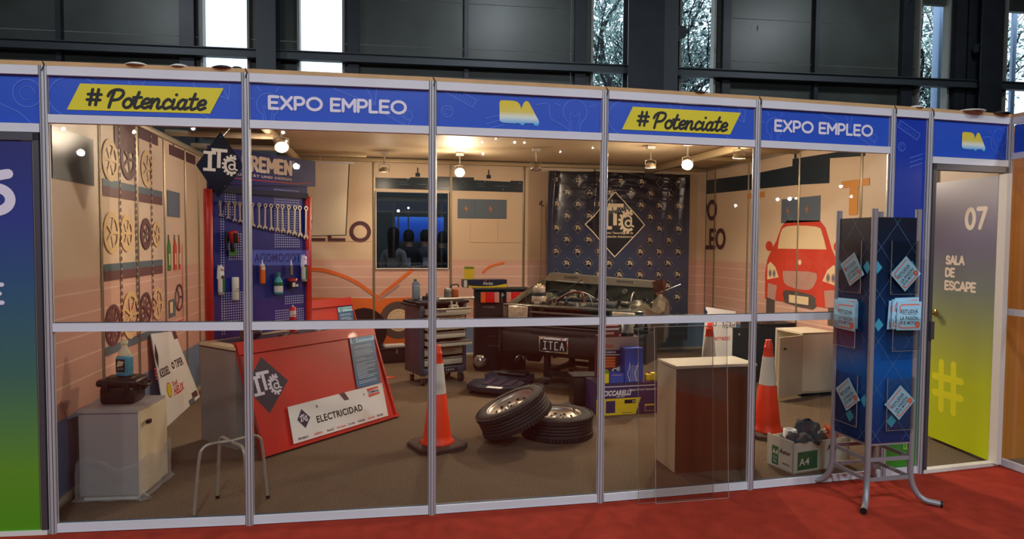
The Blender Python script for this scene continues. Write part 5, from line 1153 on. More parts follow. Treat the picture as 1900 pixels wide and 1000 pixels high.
for k in range(70):
    x_ = rn.uniform(-.68, .6); y_ = rn.uniform(.1, .86); z_ = rn.uniform(.80, .93) if y_ > .25 else rn.uniform(.86, .885)
    if abs(x_+.53) < .1 and abs(y_-.35) < .1: continue
    q_ = rn.random(); mt_ = rn.choice((MATTBLACK, MATTBLACK, DULLSTEEL, BAY, MATS['engine_cast'], MATS['alloy_pale'] if rn.random() < .3 else BLACK))
    if q_ < .4: m.box((x_, y_, z_), (rn.uniform(.02, .09), rn.uniform(.02, .07), rn.uniform(.02, .06)), mt_, Matrix.Rotation(rn.uniform(0, 3), 3, 'Z'))
    elif q_ < .8: m.cyl((x_, y_, z_-.02), (x_+rn.uniform(-.03, .03), y_, z_+rn.uniform(.01, .05)), rn.uniform(.008, .025), mt_, n=9)
    else: m.cyl((x_, y_, z_), (x_+rn.uniform(-.2, .2), y_+rn.uniform(-.05, .05), z_), .006, mt_, n=6)
o = m.build('small_fittings', t); o['kind'] = 'stuff'
m = MB(); m.tube(smooth([(-.66, .3, .84), (-.68, .32, .98), (-.6, .36, 1.06), (-.5, .38, 1.04)], 5), .006, MATS['hose_red'], 6); m.cyl((-.5, .25, .85), (-.18, .78, 1.12), .005, MATTBLACK, n=6); m.cyl((-.55, .86, 1.09), (-.2, .86, 1.075), .014, DULLSTEEL); m.rbox((.42, .42, .9), (.18, .1, .05), .02, BAY); m.build('stay_rods', t)
m = MB(); m.rbox((0, .3, .36), (.9, .1, .08), .02, MATTBLACK); m.rbox((.5, .35, .36), (.3, .16, .1), .04, MATTBLACK)
for k in range(9): m.cyl((-.4+.03*k, .1, .3+.01*(k % 3)), (-.4+.03*k, .12, .36), .014, MATTBLACK, n=7)
m.cyl((-.62, .3, .3), (-.5, .3, .3), .1, MATTBLACK); m.cyl((-.64, .3, .3), (-.62, .3, .3), .06, DULLSTEEL); m.build('subframe', t)
st = thing('car_stand', 'black steel stand on casters carrying the car nose', 'stand', M=CM)
SB = mat('stand_black', (34, 30, 28), .5, .3)
for x in (-.31, .21):
    for y in (.12, .8): m = MB(); m.rbox((x, y, .25), (.06, .06, .34), .004, SB, seg=1); m.build('leg', st)
m = MB(); m.box((-.05, .12, .13), (.6, .05, .05), SB); m.box((-.05, .8, .13), (.6, .05, .05), SB); m.box((-.31, .46, .13), (.05, .7, .05), SB); m.box((.21, .46, .13), (.05, .7, .05), SB); m.box((-.05, .12, .42), (.7, .05, .04), SB); m.build('base_frame', st)
for x in (-.31, .21):
    for y in (.12, .8): m = MB(); m.cyl((x-.015, y-.02, .032), (x+.015, y-.02, .032), .032, MATTBLACK); m.box((x, y, .075), (.08, .08, .03), DULLSTEEL); m.box((x-.02, y, .05), (.005, .04, .05), BRASS); m.build('caster', st)

# ---- tyres
def tyre(M, label):
    t = thing('mounted_tyre', label, 'tyre', M=M, group='loose tyres on the carpet'); R, hw = .287, .092
    m = MB(); prof = [(.19, hw*.85), (.2, hw*.98), (.235, hw), (.262, hw*.96), (.279, hw*.82), (R, hw*.62)]
    for z in (.4, .13, -.13, -.4):
        prof += [(R, hw*(z+.09)), (R-.008, hw*(z+.06)), (R-.008, hw*(z-.06)), (R, hw*(z-.09))]
    prof += [(R, -hw*.62), (.279, -hw*.82), (.262, -hw*.96), (.235, -hw), (.2, -hw*.98), (.19, -hw*.85)]
    m.lathe(prof, RUBBER, 64); m.build('tyre', t)
    m = MB()
    for k in range(64):
        a_ = 2*PI*k/64; 
        for zz in (-1, 1):
            c_ = Vector((math.cos(a_)*(R-.001), math.sin(a_)*(R-.001), zz*hw*.72)); q = Matrix.Rotation(a_, 3, 'Z'); m.box(c_, (.014, .019, hw*.34), RUBBER, q)
    m.build('tread_blocks', t)
    RIM = mat('rim_silver', (196, 186, 172), .35, .7, noise=.1, nscale=20)
    m = MB(); m.lathe([(.193, hw*.9), (.186, hw*.88), (.18, hw*.7), (.168, hw*.55), (.15, hw*.5), (.135, hw*.25), (.1, hw*.32), (.075, hw*.5), (.05, hw*.42), (.033, hw*.42), (.031, hw*.2), (0, hw*.2)], RIM, 40)
    m.lathe([(.19, -hw*.88), (.17, -hw*.6), (.165, hw*.2), (.15, hw*.3)], RIM, 32); m.build('rim', t)
    m = MB()
    for k in range(12):
        a_ = 2*PI*k/12; m.cyl((math.cos(a_)*.142, math.sin(a_)*.142, hw*.36), (math.cos(a_)*.142, math.sin(a_)*.142, hw*.44), .012, MATTBLACK, n=10)
    for k in range(4): a_ = 2*PI*k/4+.4; m.cyl((math.cos(a_)*.055, math.sin(a_)*.055, hw*.42), (math.cos(a_)*.055, math.sin(a_)*.055, hw*.58), .008, DULLSTEEL, n=6)
    m.build('rim_holes', t)
    m = MB(); m.cyl((.17, 0, hw*.6), (.165, 0, hw*1.1), .004, BLACK, n=6); m.box((.188, .03, hw*.9), (.008, .03, .012), DULLSTEEL); m.build('valve', t)
    return t
tyre(Matrix.Translation((3.115, 1.33, .093)) @ Matrix.Rotation(R_(20), 4, 'Z'), 'tyre with silver rim lying flat on the carpet')
ax = Vector((-.42, .03, .9)).normalized()
q = ax.to_track_quat('Z', 'Y').to_matrix().to_4x4()
tyre(Matrix.Translation((2.725, 1.2, .237)) @ q, 'tyre with silver rim tilted, one edge resting on the flat tyre')

# ---- traffic cones
def cone(x, y, rz, label, s_=1.0):
    t = thing('traffic_cone', label, 'cone', (x, y, 0), rz, 'orange traffic cones'); t.scale = (s_,)*3
    m = MB(); a_, b_ = .195, .12
    P = [(-a_, -b_), (-b_, -a_), (b_, -a_), (a_, -b_), (a_, b_), (b_, a_), (-b_, a_), (-a_, b_)]; n = 8
    vs = [(x_, y_, 0) for x_, y_ in P]+[(x_, y_, .028) for x_, y_ in P]+[(x_*.93, y_*.93, .036) for x_, y_ in P]
    m.add(vs, [tuple(range(n))[::-1]]+[(i, (i+1) % n, n+(i+1) % n, n+i) for i in range(n)]+[(n+i, n+(i+1) % n, 2*n+(i+1) % n, 2*n+i) for i in range(n)]+[tuple(range(2*n, 3*n))], mat('cone_base', (66, 48, 40), .8, noise=.1, nscale=20)); m.build('base', t)
    m = MB(); m.lathe([(.128, .034), (.13, .042), (.112, .056), (.103, .1), (.066, .41), (.0655, .411), (.043, .638), (.0425, .64), (.034, .7), (.036, .703), (.036, .718), (.03, .72), (.031, .742), (.026, .75), (.025, .772), (.018, .776), (.014, .77)], ORANGE, 32); m.build('cone_body', t)
    m = MB(); m.lathe([(.0675, .41), (.0445, .638)], CONEWHITE, 32); m.build('reflective_band', t); return t
cone(2.13, 1.18, 22, 'orange and white traffic cone standing alone left of the two wheels')
cone(4.81, 1.03, 10, 'orange and white traffic cone right of the white topped pedestal')
cone(4.90, 2.16, 5, 'traffic cone furthest back, behind the pedestal before the sponsor board')

# ---- spare parts cartons by the right tyre
PU = mat('carton_purple', (58, 44, 96), .45)
t = thing('parts_carton', 'long violet and yellow CICCARELLI carton on the carpet', 'box', (3.605, 1.785, 0), 2.2)
m = MB(); m.box((.305, .15, .14), (.6, .3, .28), PU); m.box((.305, .15, .284), (.602, .302, .008), mat('carton_dark', (46, 38, 66), .5)); m.build('carton', t)
m = MB(); y = -.001
m.poly([(.0, .0), (.38, .0), (.43, .15), (.0, .15)], y, MATS['box_yellow']); m.rect(.09, .02, .18, .13, y-.0006, PU); m.text('CICCARELLI', .2, .2, .27, .05, y-.0006, WHITEPRINT, .05, shear=.25); m.text('Equipo Original Automotriz', .45, .22, .27, .026, y-.0006, WHITEPRINT, .02, shear=.2)
m.rect(.27, .1, .38, .135, y-.0006, INK); m.text('CE', .36, .117, .03, .02, y-.0012, WHITEPRINT, .03); m.text('Repuestos', .3, .015, .1, .014, y-.0006, PU, .02); m.text('SERVICE', .23, .165, .08, .012, y-.0006, WHITEPRINT, .02)
m.rect(.47, .02, .57, .085, y-.0006, MATS['box_yellow']); m.rect(.474, .024, .566, .07, y-.0012, PU); m.rect(.07, .255, .57, .262, y, WHITEPRINT); m.build('print', t)
t = thing('piston_carton', 'maroon and silver carton with white car picture behind the tall blue carton', 'box', (3.69, 1.92, .289), 2)
m = MB(); m.box((.185, .08, .2), (.37, .16, .4), mat('maroon_carton', (92, 34, 52), .45)); m.build('carton', t)
m = MB(); y = -.001; m.rect(0, .28, .37, .4, y, mat('silver_carton', (176, 158, 146), .4)); m.poly([(0, .24), (.3, .235), (.36, .27), (.36, .28), (0, .28)], y-.0005, PU); m.poly([(0, .235), (.3, .228), (.36, .262), (.36, .27), (.3, .236), (0, .242)], y-.001, WHITEPRINT); m.poly([(0, .05), (.3, .04), (.3, .046), (0, .057)], y-.001, WHITEPRINT)
for k in range(4): m.rect(.0, .12+.026*k, .14, .14+.026*k, y-.001, MORANGE)
m.poly(smooth([(.1, .08), (.12, .11), (.17, .12), (.2, .155), (.25, .16), (.28, .13), (.285, .09), (.2, .075)], 3), y-.0012, WHITEPRINT); m.disc(.14, .085, .016, y-.002, INK); m.disc(.25, .09, .016, y-.002, INK); m.poly([(.18, .125), (.2, .15), (.23, .15), (.235, .128)], y-.002, INK)
m.text('Auto', .08, .32, .08, .03, y-.001, MRED, .05); m.text('PREMIUM', .09, .26, .1, .018, y-.001, WHITEPRINT, .03); m.build('print', t)
t = thing('small_carton', 'small red and white carton on top of the maroon carton', 'box', (3.71, 1.93, .69), 4); m = MB(); m.box((.08, .05, .05), (.16, .1, .1), mat('carton_red', (120, 36, 34), .5)); m.build('carton', t); m = MB(); m.rect(0, .062, .16, .08, -.001, WHITEPRINT); m.rect(.02, .02, .11, .045, -.001, MPINK); m.text('SERVICIO', .07, .033, .08, .014, -.002, WHITEPRINT, .02); m.build('print', t)
BLUEC = mat('carton_blue', (30, 74, 176), .4)
t = thing('tall_carton', 'tall bright blue carton with white grid curves on the violet carton', 'box', (3.875, 1.80, .289), 2); m = MB(); m.box((.09, .055, .155), (.18, .11, .31), BLUEC); m.build('carton', t); m = MB(); y = -.001
for o_ in (0, .07): m.line(smooth([(.02+o_+.03, .01), (.03+o_, .08), (.04+o_+.01*o_, .12), (.05+o_*1.2, .18)]), .005, y, WHITEPRINT)
for k in range(8): m.line([(.05, .02+.018*k), (.13, .02+.018*k)], .0015, y, WHITEPRINT, cap=False)
for k in range(5): m.line([(.055+.018*k, .01), (.055+.018*k, .16)], .0015, y, WHITEPRINT, cap=False)
m.build('print', t)
t = thing('flat_carton', 'low blue carton left of the tall blue carton', 'box', (3.735, 1.80, .289), -3); m = MB(); m.box((.065, .05, .045), (.13, .1, .09), BLUEC); m.build('carton', t); m = MB(); m.text('BOSCH', .065, .075, .09, .012, -.001, WHITEPRINT, .02) if 0 else m.rect(.02, .07, .11, .076, -.001, MPINK); m.build('print', t)
t = thing('green_yellow_carton', 'narrow green and yellow carton beside the aluminium post', 'box', (3.69, 1.81, .289), 0); m = MB(); m.box((.02, .04, .055), (.04, .08, .11), MATS['box_yellow']); m.box((.02, .04, .1), (.041, .081, .024), mat('carton_green', (96, 140, 40), .5)); m.build('carton', t)
t = thing('yellow_parts', 'small yellow plastic part at the right end of the violet carton', 'part', (4.1, 1.84, .289)); m = MB(); m.rbox((.03, .03, .03), (.05, .05, .06), .006, MATS['box_yellow']); m.rbox((.08, .03, .035), (.05, .05, .07), .006, MATS['box_yellow']); m.cyl((.04, .03, .06), (.04, .03, .085), .008, DULLSTEEL); m.build('body', t)
t = thing('parts_crate', 'black plastic crate behind the left end of the violet carton', 'crate', (3.50, 2.13, 0), -3); m = MB(); m.rbox((.13, .1, .14), (.26, .2, .28), .01, BLACK); m.rbox((.13, .1, .285), (.28, .22, .02), .006, MATTBLACK); m.build('body', t)
t = thing('oil_tin', 'steel tin with black base ring right of the small red carton', 'tin', (3.975, 2.0, .69), 0); m = MB(); m.lathe([(0, 0), (.06, 0), (.06, .03), (.056, .035), (.056, .15), (0, .152)], DULLSTEEL, 24); m.lathe([(.061, .0), (.061, .028)], BLACK, 24); m.build('body', t)

# ---- white topped pedestal
t = thing('pedestal', 'white topped pedestal box with brown front behind the loose acrylic sheet', 'pedestal', (3.65, .295, 0), 1)
m = MB(); m.box((.3, .15, .355), (.598, .286, .70), mat('ivory_laminate', (226, 216, 190), .5)); m.build('body', t); m = MB(); m.box((.3, .147, .722), (.602, .292, .018), mat('ivory_top', (240, 230, 206), .45)); m.build('top', t)
m = MB(); m.box((.3, .003, .356), (.598, .006, .708), mat('brown_front', (96, 62, 40), .22, noise=.1, nscale=3)); m.build('front_panel', t)  # thin glossy front, browner and darker than the ivory body

# ---- loose acrylic sheets leaning on the front
EDGE = mat('acrylic_edge', (158, 154, 146), .3)
for x0, x1, y0, y1, h, lb in ((3.315, 3.79, -.15, -.088, 1.055, 'loose clear acrylic sheet leaning outside before the pedestal'), (3.215, 3.70, -.128, -.082, 1.05, 'second clear acrylic sheet just behind and left of the first')):
    an = math.atan2(y1-y0, h); t = thing('acrylic_sheet', lb, 'sheet', (x0, y0, 0)); t.rotation_euler = (-an, 0, 0)
    m = MB(); m.box(((x1-x0)/2, 0, h/2), (x1-x0, .003, h), GLASS); m.build('sheet', t); m = MB(); L_ = x1-x0
    for c_, d_ in (((0, 0, h/2), (.002, .0035, h)), ((L_, 0, h/2), (.002, .0035, h)), ((L_/2, 0, h), (L_, .0035, .002)), ((L_/2, 0, .001), (L_, .0035, .002))): m.box(c_, d_, EDGE if x0 > 3.3 else mat('acrylic_edge_dim', (120, 112, 100), .4))
    m.build('edge', t)

# ---- sponsor board right, cabinets right
t = thing('sponsor_board', 'white Fric-Rot sponsor board leaning at the back right behind the cones', 'board', M=Matrix.Translation((5.46, 3.38, -.0)) @ Matrix.Rotation(R_(-12), 4, 'X'))
m = MB(); m.prism([(0, .02), (.46, .0), (.53, .74), (.14, .80)], 0, .008, WHITEPRINT); m.build('panel', t); m = MB(); y = -.001
m.text('Fric-Rot', .42, .57, .17, .07, y, INK, .02, shear=.2); m.rect(.36, .62, .4, .64, y, MRED); m.rect(.39, .605, .43, .625, y, NAVY); m.text('Ferrazzi', .3, .42, .24, .06, y, MRED, .02); m.ring(.235, .6, .016, .026, y, MMAROON, k=1.5); m.poly([(.12, .79), (.155, .735), (.13, .68), (.1, .735)], y-.001, NAVY); m.build('print', t)
t = thing('open_cabinet', 'white wall side cabinet with its door swung open', 'cabinet', (5.9, 2.11, 0), 4)
m = MB(); W2, D2, H2 = .40, .42, .655
IV = MATS['ivory_laminate']
m.box((W2/2, .009, H2/2+.02), (W2, .018, H2-.04), IV); m.box((W2/2, D2-.009, H2/2+.02), (W2, .018, H2-.04), IV); m.box((W2/2, D2/2, H2-.009), (W2, D2, .018), MATS['ivory_top']); m.box((W2/2, D2/2, .045), (W2, D2, .018), IV); m.box((W2-.006, D2/2, H2/2), (.012, D2, H2-.04), IV); m.box((W2/2, D2/2, .018), (W2-.06, D2-.06, .036), MATTBLACK); m.build('body', t)
m = MB(); m.box((-.19, .0, .335), (.37, .018, .60), mat('door_ivory_grey', (196, 186, 164), .5)); o = m.build('door', t); o.rotation_euler = (0, 0, R_(16)); m = MB(); m.cyl((-.3, .0, .52), (-.3, -.014, .52), .012, MATTBLACK); m.box((-.3, -.02, .52), (.03, .006, .012), MATTBLACK); m.box((-.275, .001, .495), (.03, .002, .003), MPINK); m.build('lock_key', o)
t = thing('black_cabinet', 'black cabinet with open door between sponsor board and white cabinet', 'cabinet', (5.86, 2.78, 0), 2)
m = MB(); m.box((.22, .2, .33), (.44, .4, .62), MATTBLACK); m.box((.22, .2, .655), (.45, .41, .02), BLACK); m.build('body', t)
m = MB(); m.box((-.17, .0, .34), (.36, .018, .58), MATTBLACK); o = m.build('door', t); m = MB(); m.cyl((-.29, -.009, .56), (-.29, -.03, .56), .012, STEEL); m.build('knob', o)

# ---- cardboard box with cloths
t = thing('cardboard_box', 'open white Autor A4 paper box full of cloths at the right bay', 'box', (4.432, .142, 0), 10.5)
CB = mat('box_white', (208, 200, 186), .6, noise=.06, nscale=8); CBI = mat('box_inside', (150, 120, 90), .8)
m = MB(); L_, D3, H3 = .52, .235, .205
for c_, d_ in (((L_/2, .003, H3/2), (L_, .006, H3)), ((L_/2, D3, H3/2), (L_, .006, H3)), ((.003, D3/2, H3/2+.008), (.006, D3, H3+.016)), ((L_-.003, D3/2, H3/2), (.006, D3, H3)), ((L_/2, D3/2, .004), (L_, D3, .008))): m.box(c_, d_, CB)
m.build('body', t); m = MB(); y = -.0008
m.rect(.04, .02, .22, .145, y, GREENP); m.text('A4', .1, .075, .09, .05, y-.0006, WHITEPRINT, .01); m.text('Autor', .38, .15, .14, .04, y, INK, .04); m.build('print', t)
m = MB(); m.rect(-.19, .02, -.13, .15, y, GREENP); m.text('A4', -.16, .11, .05, .035, y-.0006, WHITEPRINT, .02); m.text('75g', -.16, .04, .035, .02, y-.0006, WHITEPRINT, .02); m.text('Autor', -.07, .13, .1, .032, y, INK, .04); m.text('extra', -.06, .05, .06, .016, y, INK, .02)
for k in range(3): m.line([(-.18, .062+.008*k), (-.14, .062+.008*k)], .002, y-.0006, WHITEPRINT, cap=False)
m.build('print', t, M=Matrix.Rotation(-PI/2, 4, 'Z') @ Matrix.Translation((-.0, 0, 0)))
def cloth(name, label, cat, x, y, z, a_, b_, h, mt, seed, group=None):
    t = thing(name, label, cat, (x, y, z), group=group); rn = random.Random(seed); ph = [rn.uniform(0, 6) for _ in range(8)]
    m = MB(); n1, n2 = 22, 12; vs = []
    for i in range(n1+1):
        for j in range(n2+1):
            u = i/n1*2-1; v = j/n2*2-1; e = max(0, 1-u*u*.9)*max(0, 1-v*v*.9)
            zz = h*e*(.6+.4*math.sin(u*3+ph[0]+v*2))+.018*math.sin(u*9+ph[1])*math.cos(v*7+ph[2])+.012*math.sin(v*15+u*7+ph[3])
            vs.append((u*a_+.02*math.sin(v*6+ph[4]), v*b_+.02*math.sin(u*7+ph[5]), zz))
    m.add(vs, [(i*(n2+1)+j, (i+1)*(n2+1)+j, (i+1)*(n2+1)+j+1, i*(n2+1)+j+1) for i in range(n1) for j in range(n2)], mt, True); m.build('fabric', t); return t
DC = mat('dark_cloth', (58, 62, 70), .85, noise=.1, nscale=30)
cloth('cloth', 'crumpled dark grey cloth standing up in the middle of the paper box', 'cloth', 4.66, .33, .2, .12, .09, .12, DC, 1); cloth('cloth', 'dark grey cloth hanging over the left front of the paper box', 'cloth', 4.56, .24, .2, .11, .08, .07, DC, 5)
cloth('cloth', 'orange rag in the right half of the paper box', 'cloth', 4.82, .30, .2, .05, .05, .07, mat('orange_rag', (226, 96, 30), .8), 3)
t = thing('rope_bundle', 'pale knotted rope bundle between the grey and orange rags', 'rope', (4.74, .29, .225)); m = MB(); rn = random.Random(4)
m.tube(smooth([(rn.uniform(-.05, .05), rn.uniform(-.03, .03), rn.uniform(-.01, .03)) for _ in range(16)], 4), .006, mat('rope_pale', (214, 196, 170), .8), 6); m.build('rope', t)
t = thing('paper_roll', 'white roll standing at the left corner inside the paper box', 'roll', (4.515, .30, .06)); m = MB(); m.lathe([(.0, 0), (.045, 0), (.045, .2), (.03, .2), (.03, .12), (0, .12)], WHITEPRINT, 20); m.build('roll', t)

# ---- brochure stand on the red carpet
BS = Matrix.Translation((4.70, -.245, 0))
t = thing('brochure_stand', 'four-sided dark blue brochure stand on grey tube legs with curved feet', 'stand', M=BS)
BP = ramp_mat('stand_panel_print', [(0, (14, 40, 84)), (.14, (10, 56, 112)), (.34, (14, 84, 160)), (.48, (12, 52, 104)), (.75, (14, 36, 66)), (1, (16, 22, 40))], .37, 1.715, .28)
BL = mat('stand_lattice', (74, 112, 150), .35)
for sx in (-1, 1):
    for sy in (-1, 1):
        e = .262; m = MB(); x, y = sx*.15, sy*.15
        m.tube([(x, y, 1.765), (x, y, .9), (x, y, .19)]+[(x+sx*.07*(1-math.cos(R_(a_)))*1.0, y+sy*.07*(1-math.cos(R_(a_))), .02+.0+.17*(1-math.sin(R_(a_)))) for a_ in (15, 30, 45, 60, 75, 90)]+[(sx*e, sy*e, .019)], .0175, TUBEGREY, 14); o = m.build('leg', t)
        m = MB(); d_ = Vector((sx, sy, 0)).normalized()*.012; m.cyl((sx*e, sy*e, .019), (sx*e+d_.x, sy*e+d_.y, .019), .0185, BLACK); m.build('foot_cap', o)
for z in (.27, .15):
    for a_ in range(4):
        m = MB(); m.box((0, -.15, z), (.27, .01, .022), TUBEGREY, None); m.build('stretcher', t, M=Matrix.Rotation(PI/2*a_, 4, 'Z'))
m = MB()
for a_ in range(4):
    q = Matrix.Rotation(PI/2*a_, 3, 'Z'); m.box(q @ Vector((0, -.146, .365)), (.27, .012, .02) if a_ % 2 == 0 else (.012, .27, .02), TUBEGREY)
m.build('support_rim', t)
for k, a_ in enumerate((0, -90, 90, 180)):
    FM = Matrix.Rotation(R_(a_), 4, 'Z') @ Matrix.Translation((0, -.15, 0))
    m = MB(); m.box((0, 0, 1.0425), (.288 if k > 1 else .278, .012, 1.345), BP); o = m.build('panel', t, M=FM)
    m = MB(); w2 = .137
    for s_ in (-1, 1):
        for z0 in [(.1+.28*j) for j in range(-1, 7)]:
            pts = []
            for j in range(2): pts.append((-w2 if s_ > 0 else w2, z0+.28) if j == 0 else (w2 if s_ > 0 else -w2, z0+.28+.36))
            (xa, za), (xb, zb) = pts
            lo, hi = .375, 1.71
            def cl(x, z):
                if z < lo: f_ = (lo-za)/(zb-za); return (xa+(xb-xa)*f_, lo)
                if z > hi: f_ = (hi-za)/(zb-za); return (xa+(xb-xa)*f_, hi)
                return (x, z)
            if zb > lo and za < hi: m.line([cl(xa, za), cl(xb, zb)], .0026, -.0065, BL, cap=False)
    for x, z in ((.11, 1.42), (-.13, 1.42), (-.11, 1.08), (.12, .62), (.0, .5)): m.poly([(max(-w2, min(w2, x+u)), z+v) for u, v in ((0, .04), (-.035, 0), (0, -.04), (.035, 0))], -.0068, TEALP)
    m.build('lattice_print', o)
    if k > 1: continue
    u0, u1 = ((-.054, .154-.02), (-.105, .085))[k]
    for z0, z1, dp in ((1.262, 1.578, .022), (.93, 1.12, .05), (.45, .765, .022)):
        m = MB(); m.box(((u0+u1)/2, -.0065-dp, (z0+z1)/2), (u1-u0, .002, z1-z0), GLASS); m.box((u0, -.0065-dp/2, (z0+z1)/2), (.002, dp, z1-z0), GLASS); m.box((u1, -.0065-dp/2, (z0+z1)/2), (.002, dp, z1-z0), GLASS); m.box(((u0+u1)/2, -.0065-dp/2, z0), (u1-u0, dp, .002), GLASS)
        h_ = m.build('leaflet_holder', o)
        m = MB(); m.box((u0 if k == 0 else u1, -.0075-dp, (z0+z1)/2), (.0016, .003, z1-z0), EDGE); m.box(((u0+u1)/2, -.0075-dp, z0), (u1-u0, .003, .0012), EDGE)
        for x in (u0+.012, u1-.012): m.cyl((x, -.01-dp, z0+.012), (x, -.006-dp, z0+.012), .004, STEEL, n=8)
        m.build('holder_edge', h_)
def brochure(FM, cx, cz, w_, h_, rot, y, label, group=None):
    t = thing('brochure', label, 'brochure', M=BS @ FM @ Matrix.Translation((cx, y, cz)) @ Matrix.Rotation(-R_(rot), 4, 'Y'), group=group)
    m = MB(); m.box((0, 0, 0), (w_, .004, h_), CYAN); m.build('leaflet', t); m = MB(); y = -.0026; k = w_
    m.text('ESTUDIÁ', .0*k, h_*.17, k*.72, h_*.16, y, DGREY, .02); m.text('UNA CARRERA JOVEN', .02*k, h_*.05, k*.6, h_*.05, y, DGREY, 0); m.text('LA PASIÓN', .0*k, -h_*.07, k*.74, h_*.16, y, DGREY, .02); m.text('ES EL MOTOR', 0, -h_*.24, k*.72, h_*.11, y, DGREY, .015)
    m.line([(-.4*k, h_*.12), (-.4*k, h_*.3), (-.34*k, h_*.38), (.4*k, h_*.4)], .006*k/.14, y, CORAL); m.line([(-.42*k, -h_*.25), (-.4*k, -h_*.38), (-.32*k, -h_*.42), (.38*k, -h_*.41), (.42*k, -h_*.3)], .006*k/.14, y, CORAL); m.disc(.36*k, -h_*.3, .1*k, y-.0003, CORAL2, 12); m.line([(.31*k, -h_*.3), (.41*k, -h_*.3)], .02*k, y-.0006, CYAN); m.build('print', t); return t
F0 = Matrix.Translation((0, -.15, 0)); F1 = Matrix.Rotation(R_(-90), 4, 'Z') @ Matrix.Translation((0, -.15, 0))
brochure(F0, .054, 1.382, .15, .147, 45, -.019, 'pale blue leaflet tilted in the top holder of the right face')
brochure(F1, -.001, 1.402, .137, .157, 33, -.019, 'pale blue leaflet tilted in the top holder of the left face')
brochure(F0, .042, .613, .155, .14, 47, -.019, 'pale blue leaflet tilted in the bottom holder of the right face')
brochure(F1, -.01, .63, .142, .155, 40, -.019, 'pale blue leaflet tilted in the bottom holder of the left face')
for nm, FM, cx, z in (('right', F0, .05, 1.135), ('left', F1, -.035, 1.115)):
    rn = random.Random(2)
    for k in range(5):
        lb = 'front pale blue leaflet of the stack in the middle %s holder' % nm if k == 4 else '%s leaflet in the middle %s holder, behind the front one' % (('rearmost', 'second rearmost', 'middle', 'last but one')[k], nm)
        brochure(FM, cx+(.004, -.026, .012, -.012, .016)[k], z+(.012, .0, .022, .006, 0)[k]-.0, .165, .17, (1, -2, 2, -1, 0)[k]-1, -.014-.007*k, lb, 'leaflets in the middle %s holder' % nm)

# ---- dark hall behind the back window: lit screen; people and tables stand in for reflections in the glass
def person(x, y, rz, H, top, trou, hair, label, long_hair=False):
    t = thing('person', label, 'person', (x, y, 0), rz); s_ = H/1.75
    J = [((0, 0, .95), .12), ((0, 0, 1.12), .115), ((0, 0, 1.32), .14), ((0, 0, 1.45), .07), ((0, 0, 1.53), .055), ((0, -.01, 1.62), .085), ((0, -.005, 1.7), .08),
         ((-.17, 0, 1.4), .06), ((-.22, .02, 1.15), .045), ((-.2, -.08, .92), .033), ((-.2, -.12, .84), .03), ((.17, 0, 1.4), .06), ((.22, .02, 1.15), .045), ((.16, -.14, 1.0), .033), ((.12, -.2, 1.0), .03),
         ((-.09, 0, .88), .09), ((-.1, -.01, .5), .06), ((-.1, .02, .1), .04), ((-.1, -.1, .04), .035), ((.09, 0, .88), .09), ((.1, -.01, .5), .06), ((.1, .02, .1), .04), ((.1, -.1, .04), .035)]
    E_ = [(0, 1), (1, 2), (2, 3), (3, 4), (4, 5), (5, 6), (2, 7), (7, 8), (8, 9), (9, 10), (2, 11), (11, 12), (12, 13), (13, 14), (0, 15), (15, 16), (16, 17), (17, 18), (0, 19), (19, 20), (20, 21), (21, 22)]
    me = bpy.data.meshes.new('body'); me.from_pydata([(a[0]*s_, a[1]*s_, a[2]*s_) for a, r in J], E_, []); o = bpy.data.objects.new('body', me); C.objects.link(o)
    mo = o.modifiers.new('s', 'SKIN'); 
    for i, (a, r) in enumerate(J): me.skin_vertices[0].data[i].radius = (r*s_, r*s_*.85)
    me.skin_vertices[0].data[0].use_root = True
    o.modifiers.new('d', 'SUBSURF').levels = 1
    bm2 = bpy.data.meshes.new_from_object(o.evaluated_get(bpy.context.evaluated_depsgraph_get())); o.modifiers.clear(); o.data = bm2; o.parent = t
    SK = mat('skin', (190, 140, 112), .6); bm2.materials.clear()
    for q in (SK, top, trou): bm2.materials.append(q)
    for f in bm2.polygons: z = f.center.z/s_; f.material_index = 0 if z > 1.5 or (abs(f.center.x) > .1 and z < 1.05 and z > .8 and abs(f.center.y) > .05) else (1 if z > .93 else 2); f.use_smooth = True
    m = MB(); m.lathe([(0, 1.80), (.06, 1.785), (.095, 1.73), (.1, 1.66), (.09, 1.58), (.085 if long_hair else .0, 1.3 if long_hair else 1.57)], hair, 16, Matrix.Translation((0, .02, 0)) @ Matrix.Diagonal((s_, s_, s_, 1)))
    m.build('hair', t); return t
HD = mat('hair_dark', (24, 18, 16), .7)
person(1.93, 6.9, 150, 1.74, mat('top_white', (190, 190, 196), .8), mat('trousers_black', (16, 16, 20), .8), HD, 'long haired person in white top and black trousers standing in for a reflection in the dark window', True)
person(2.22, 8.0, 20, 1.72, mat('top_dark', (40, 40, 56), .8), MATS['trousers_black'], HD, 'person in dark top behind the first table, standing in for a reflection in the glass')
person(2.52, 8.3, -30, 1.73, mat('top_grey', (90, 90, 100), .8), MATS['trousers_black'], HD, 'person in grey top standing in for a reflection at the middle of the dark window')
person(2.80, 8.0, -60, 1.7, MATS['top_dark'], MATS['trousers_black'], HD, 'person in dark top standing in for a reflection at the right edge of the dark window')
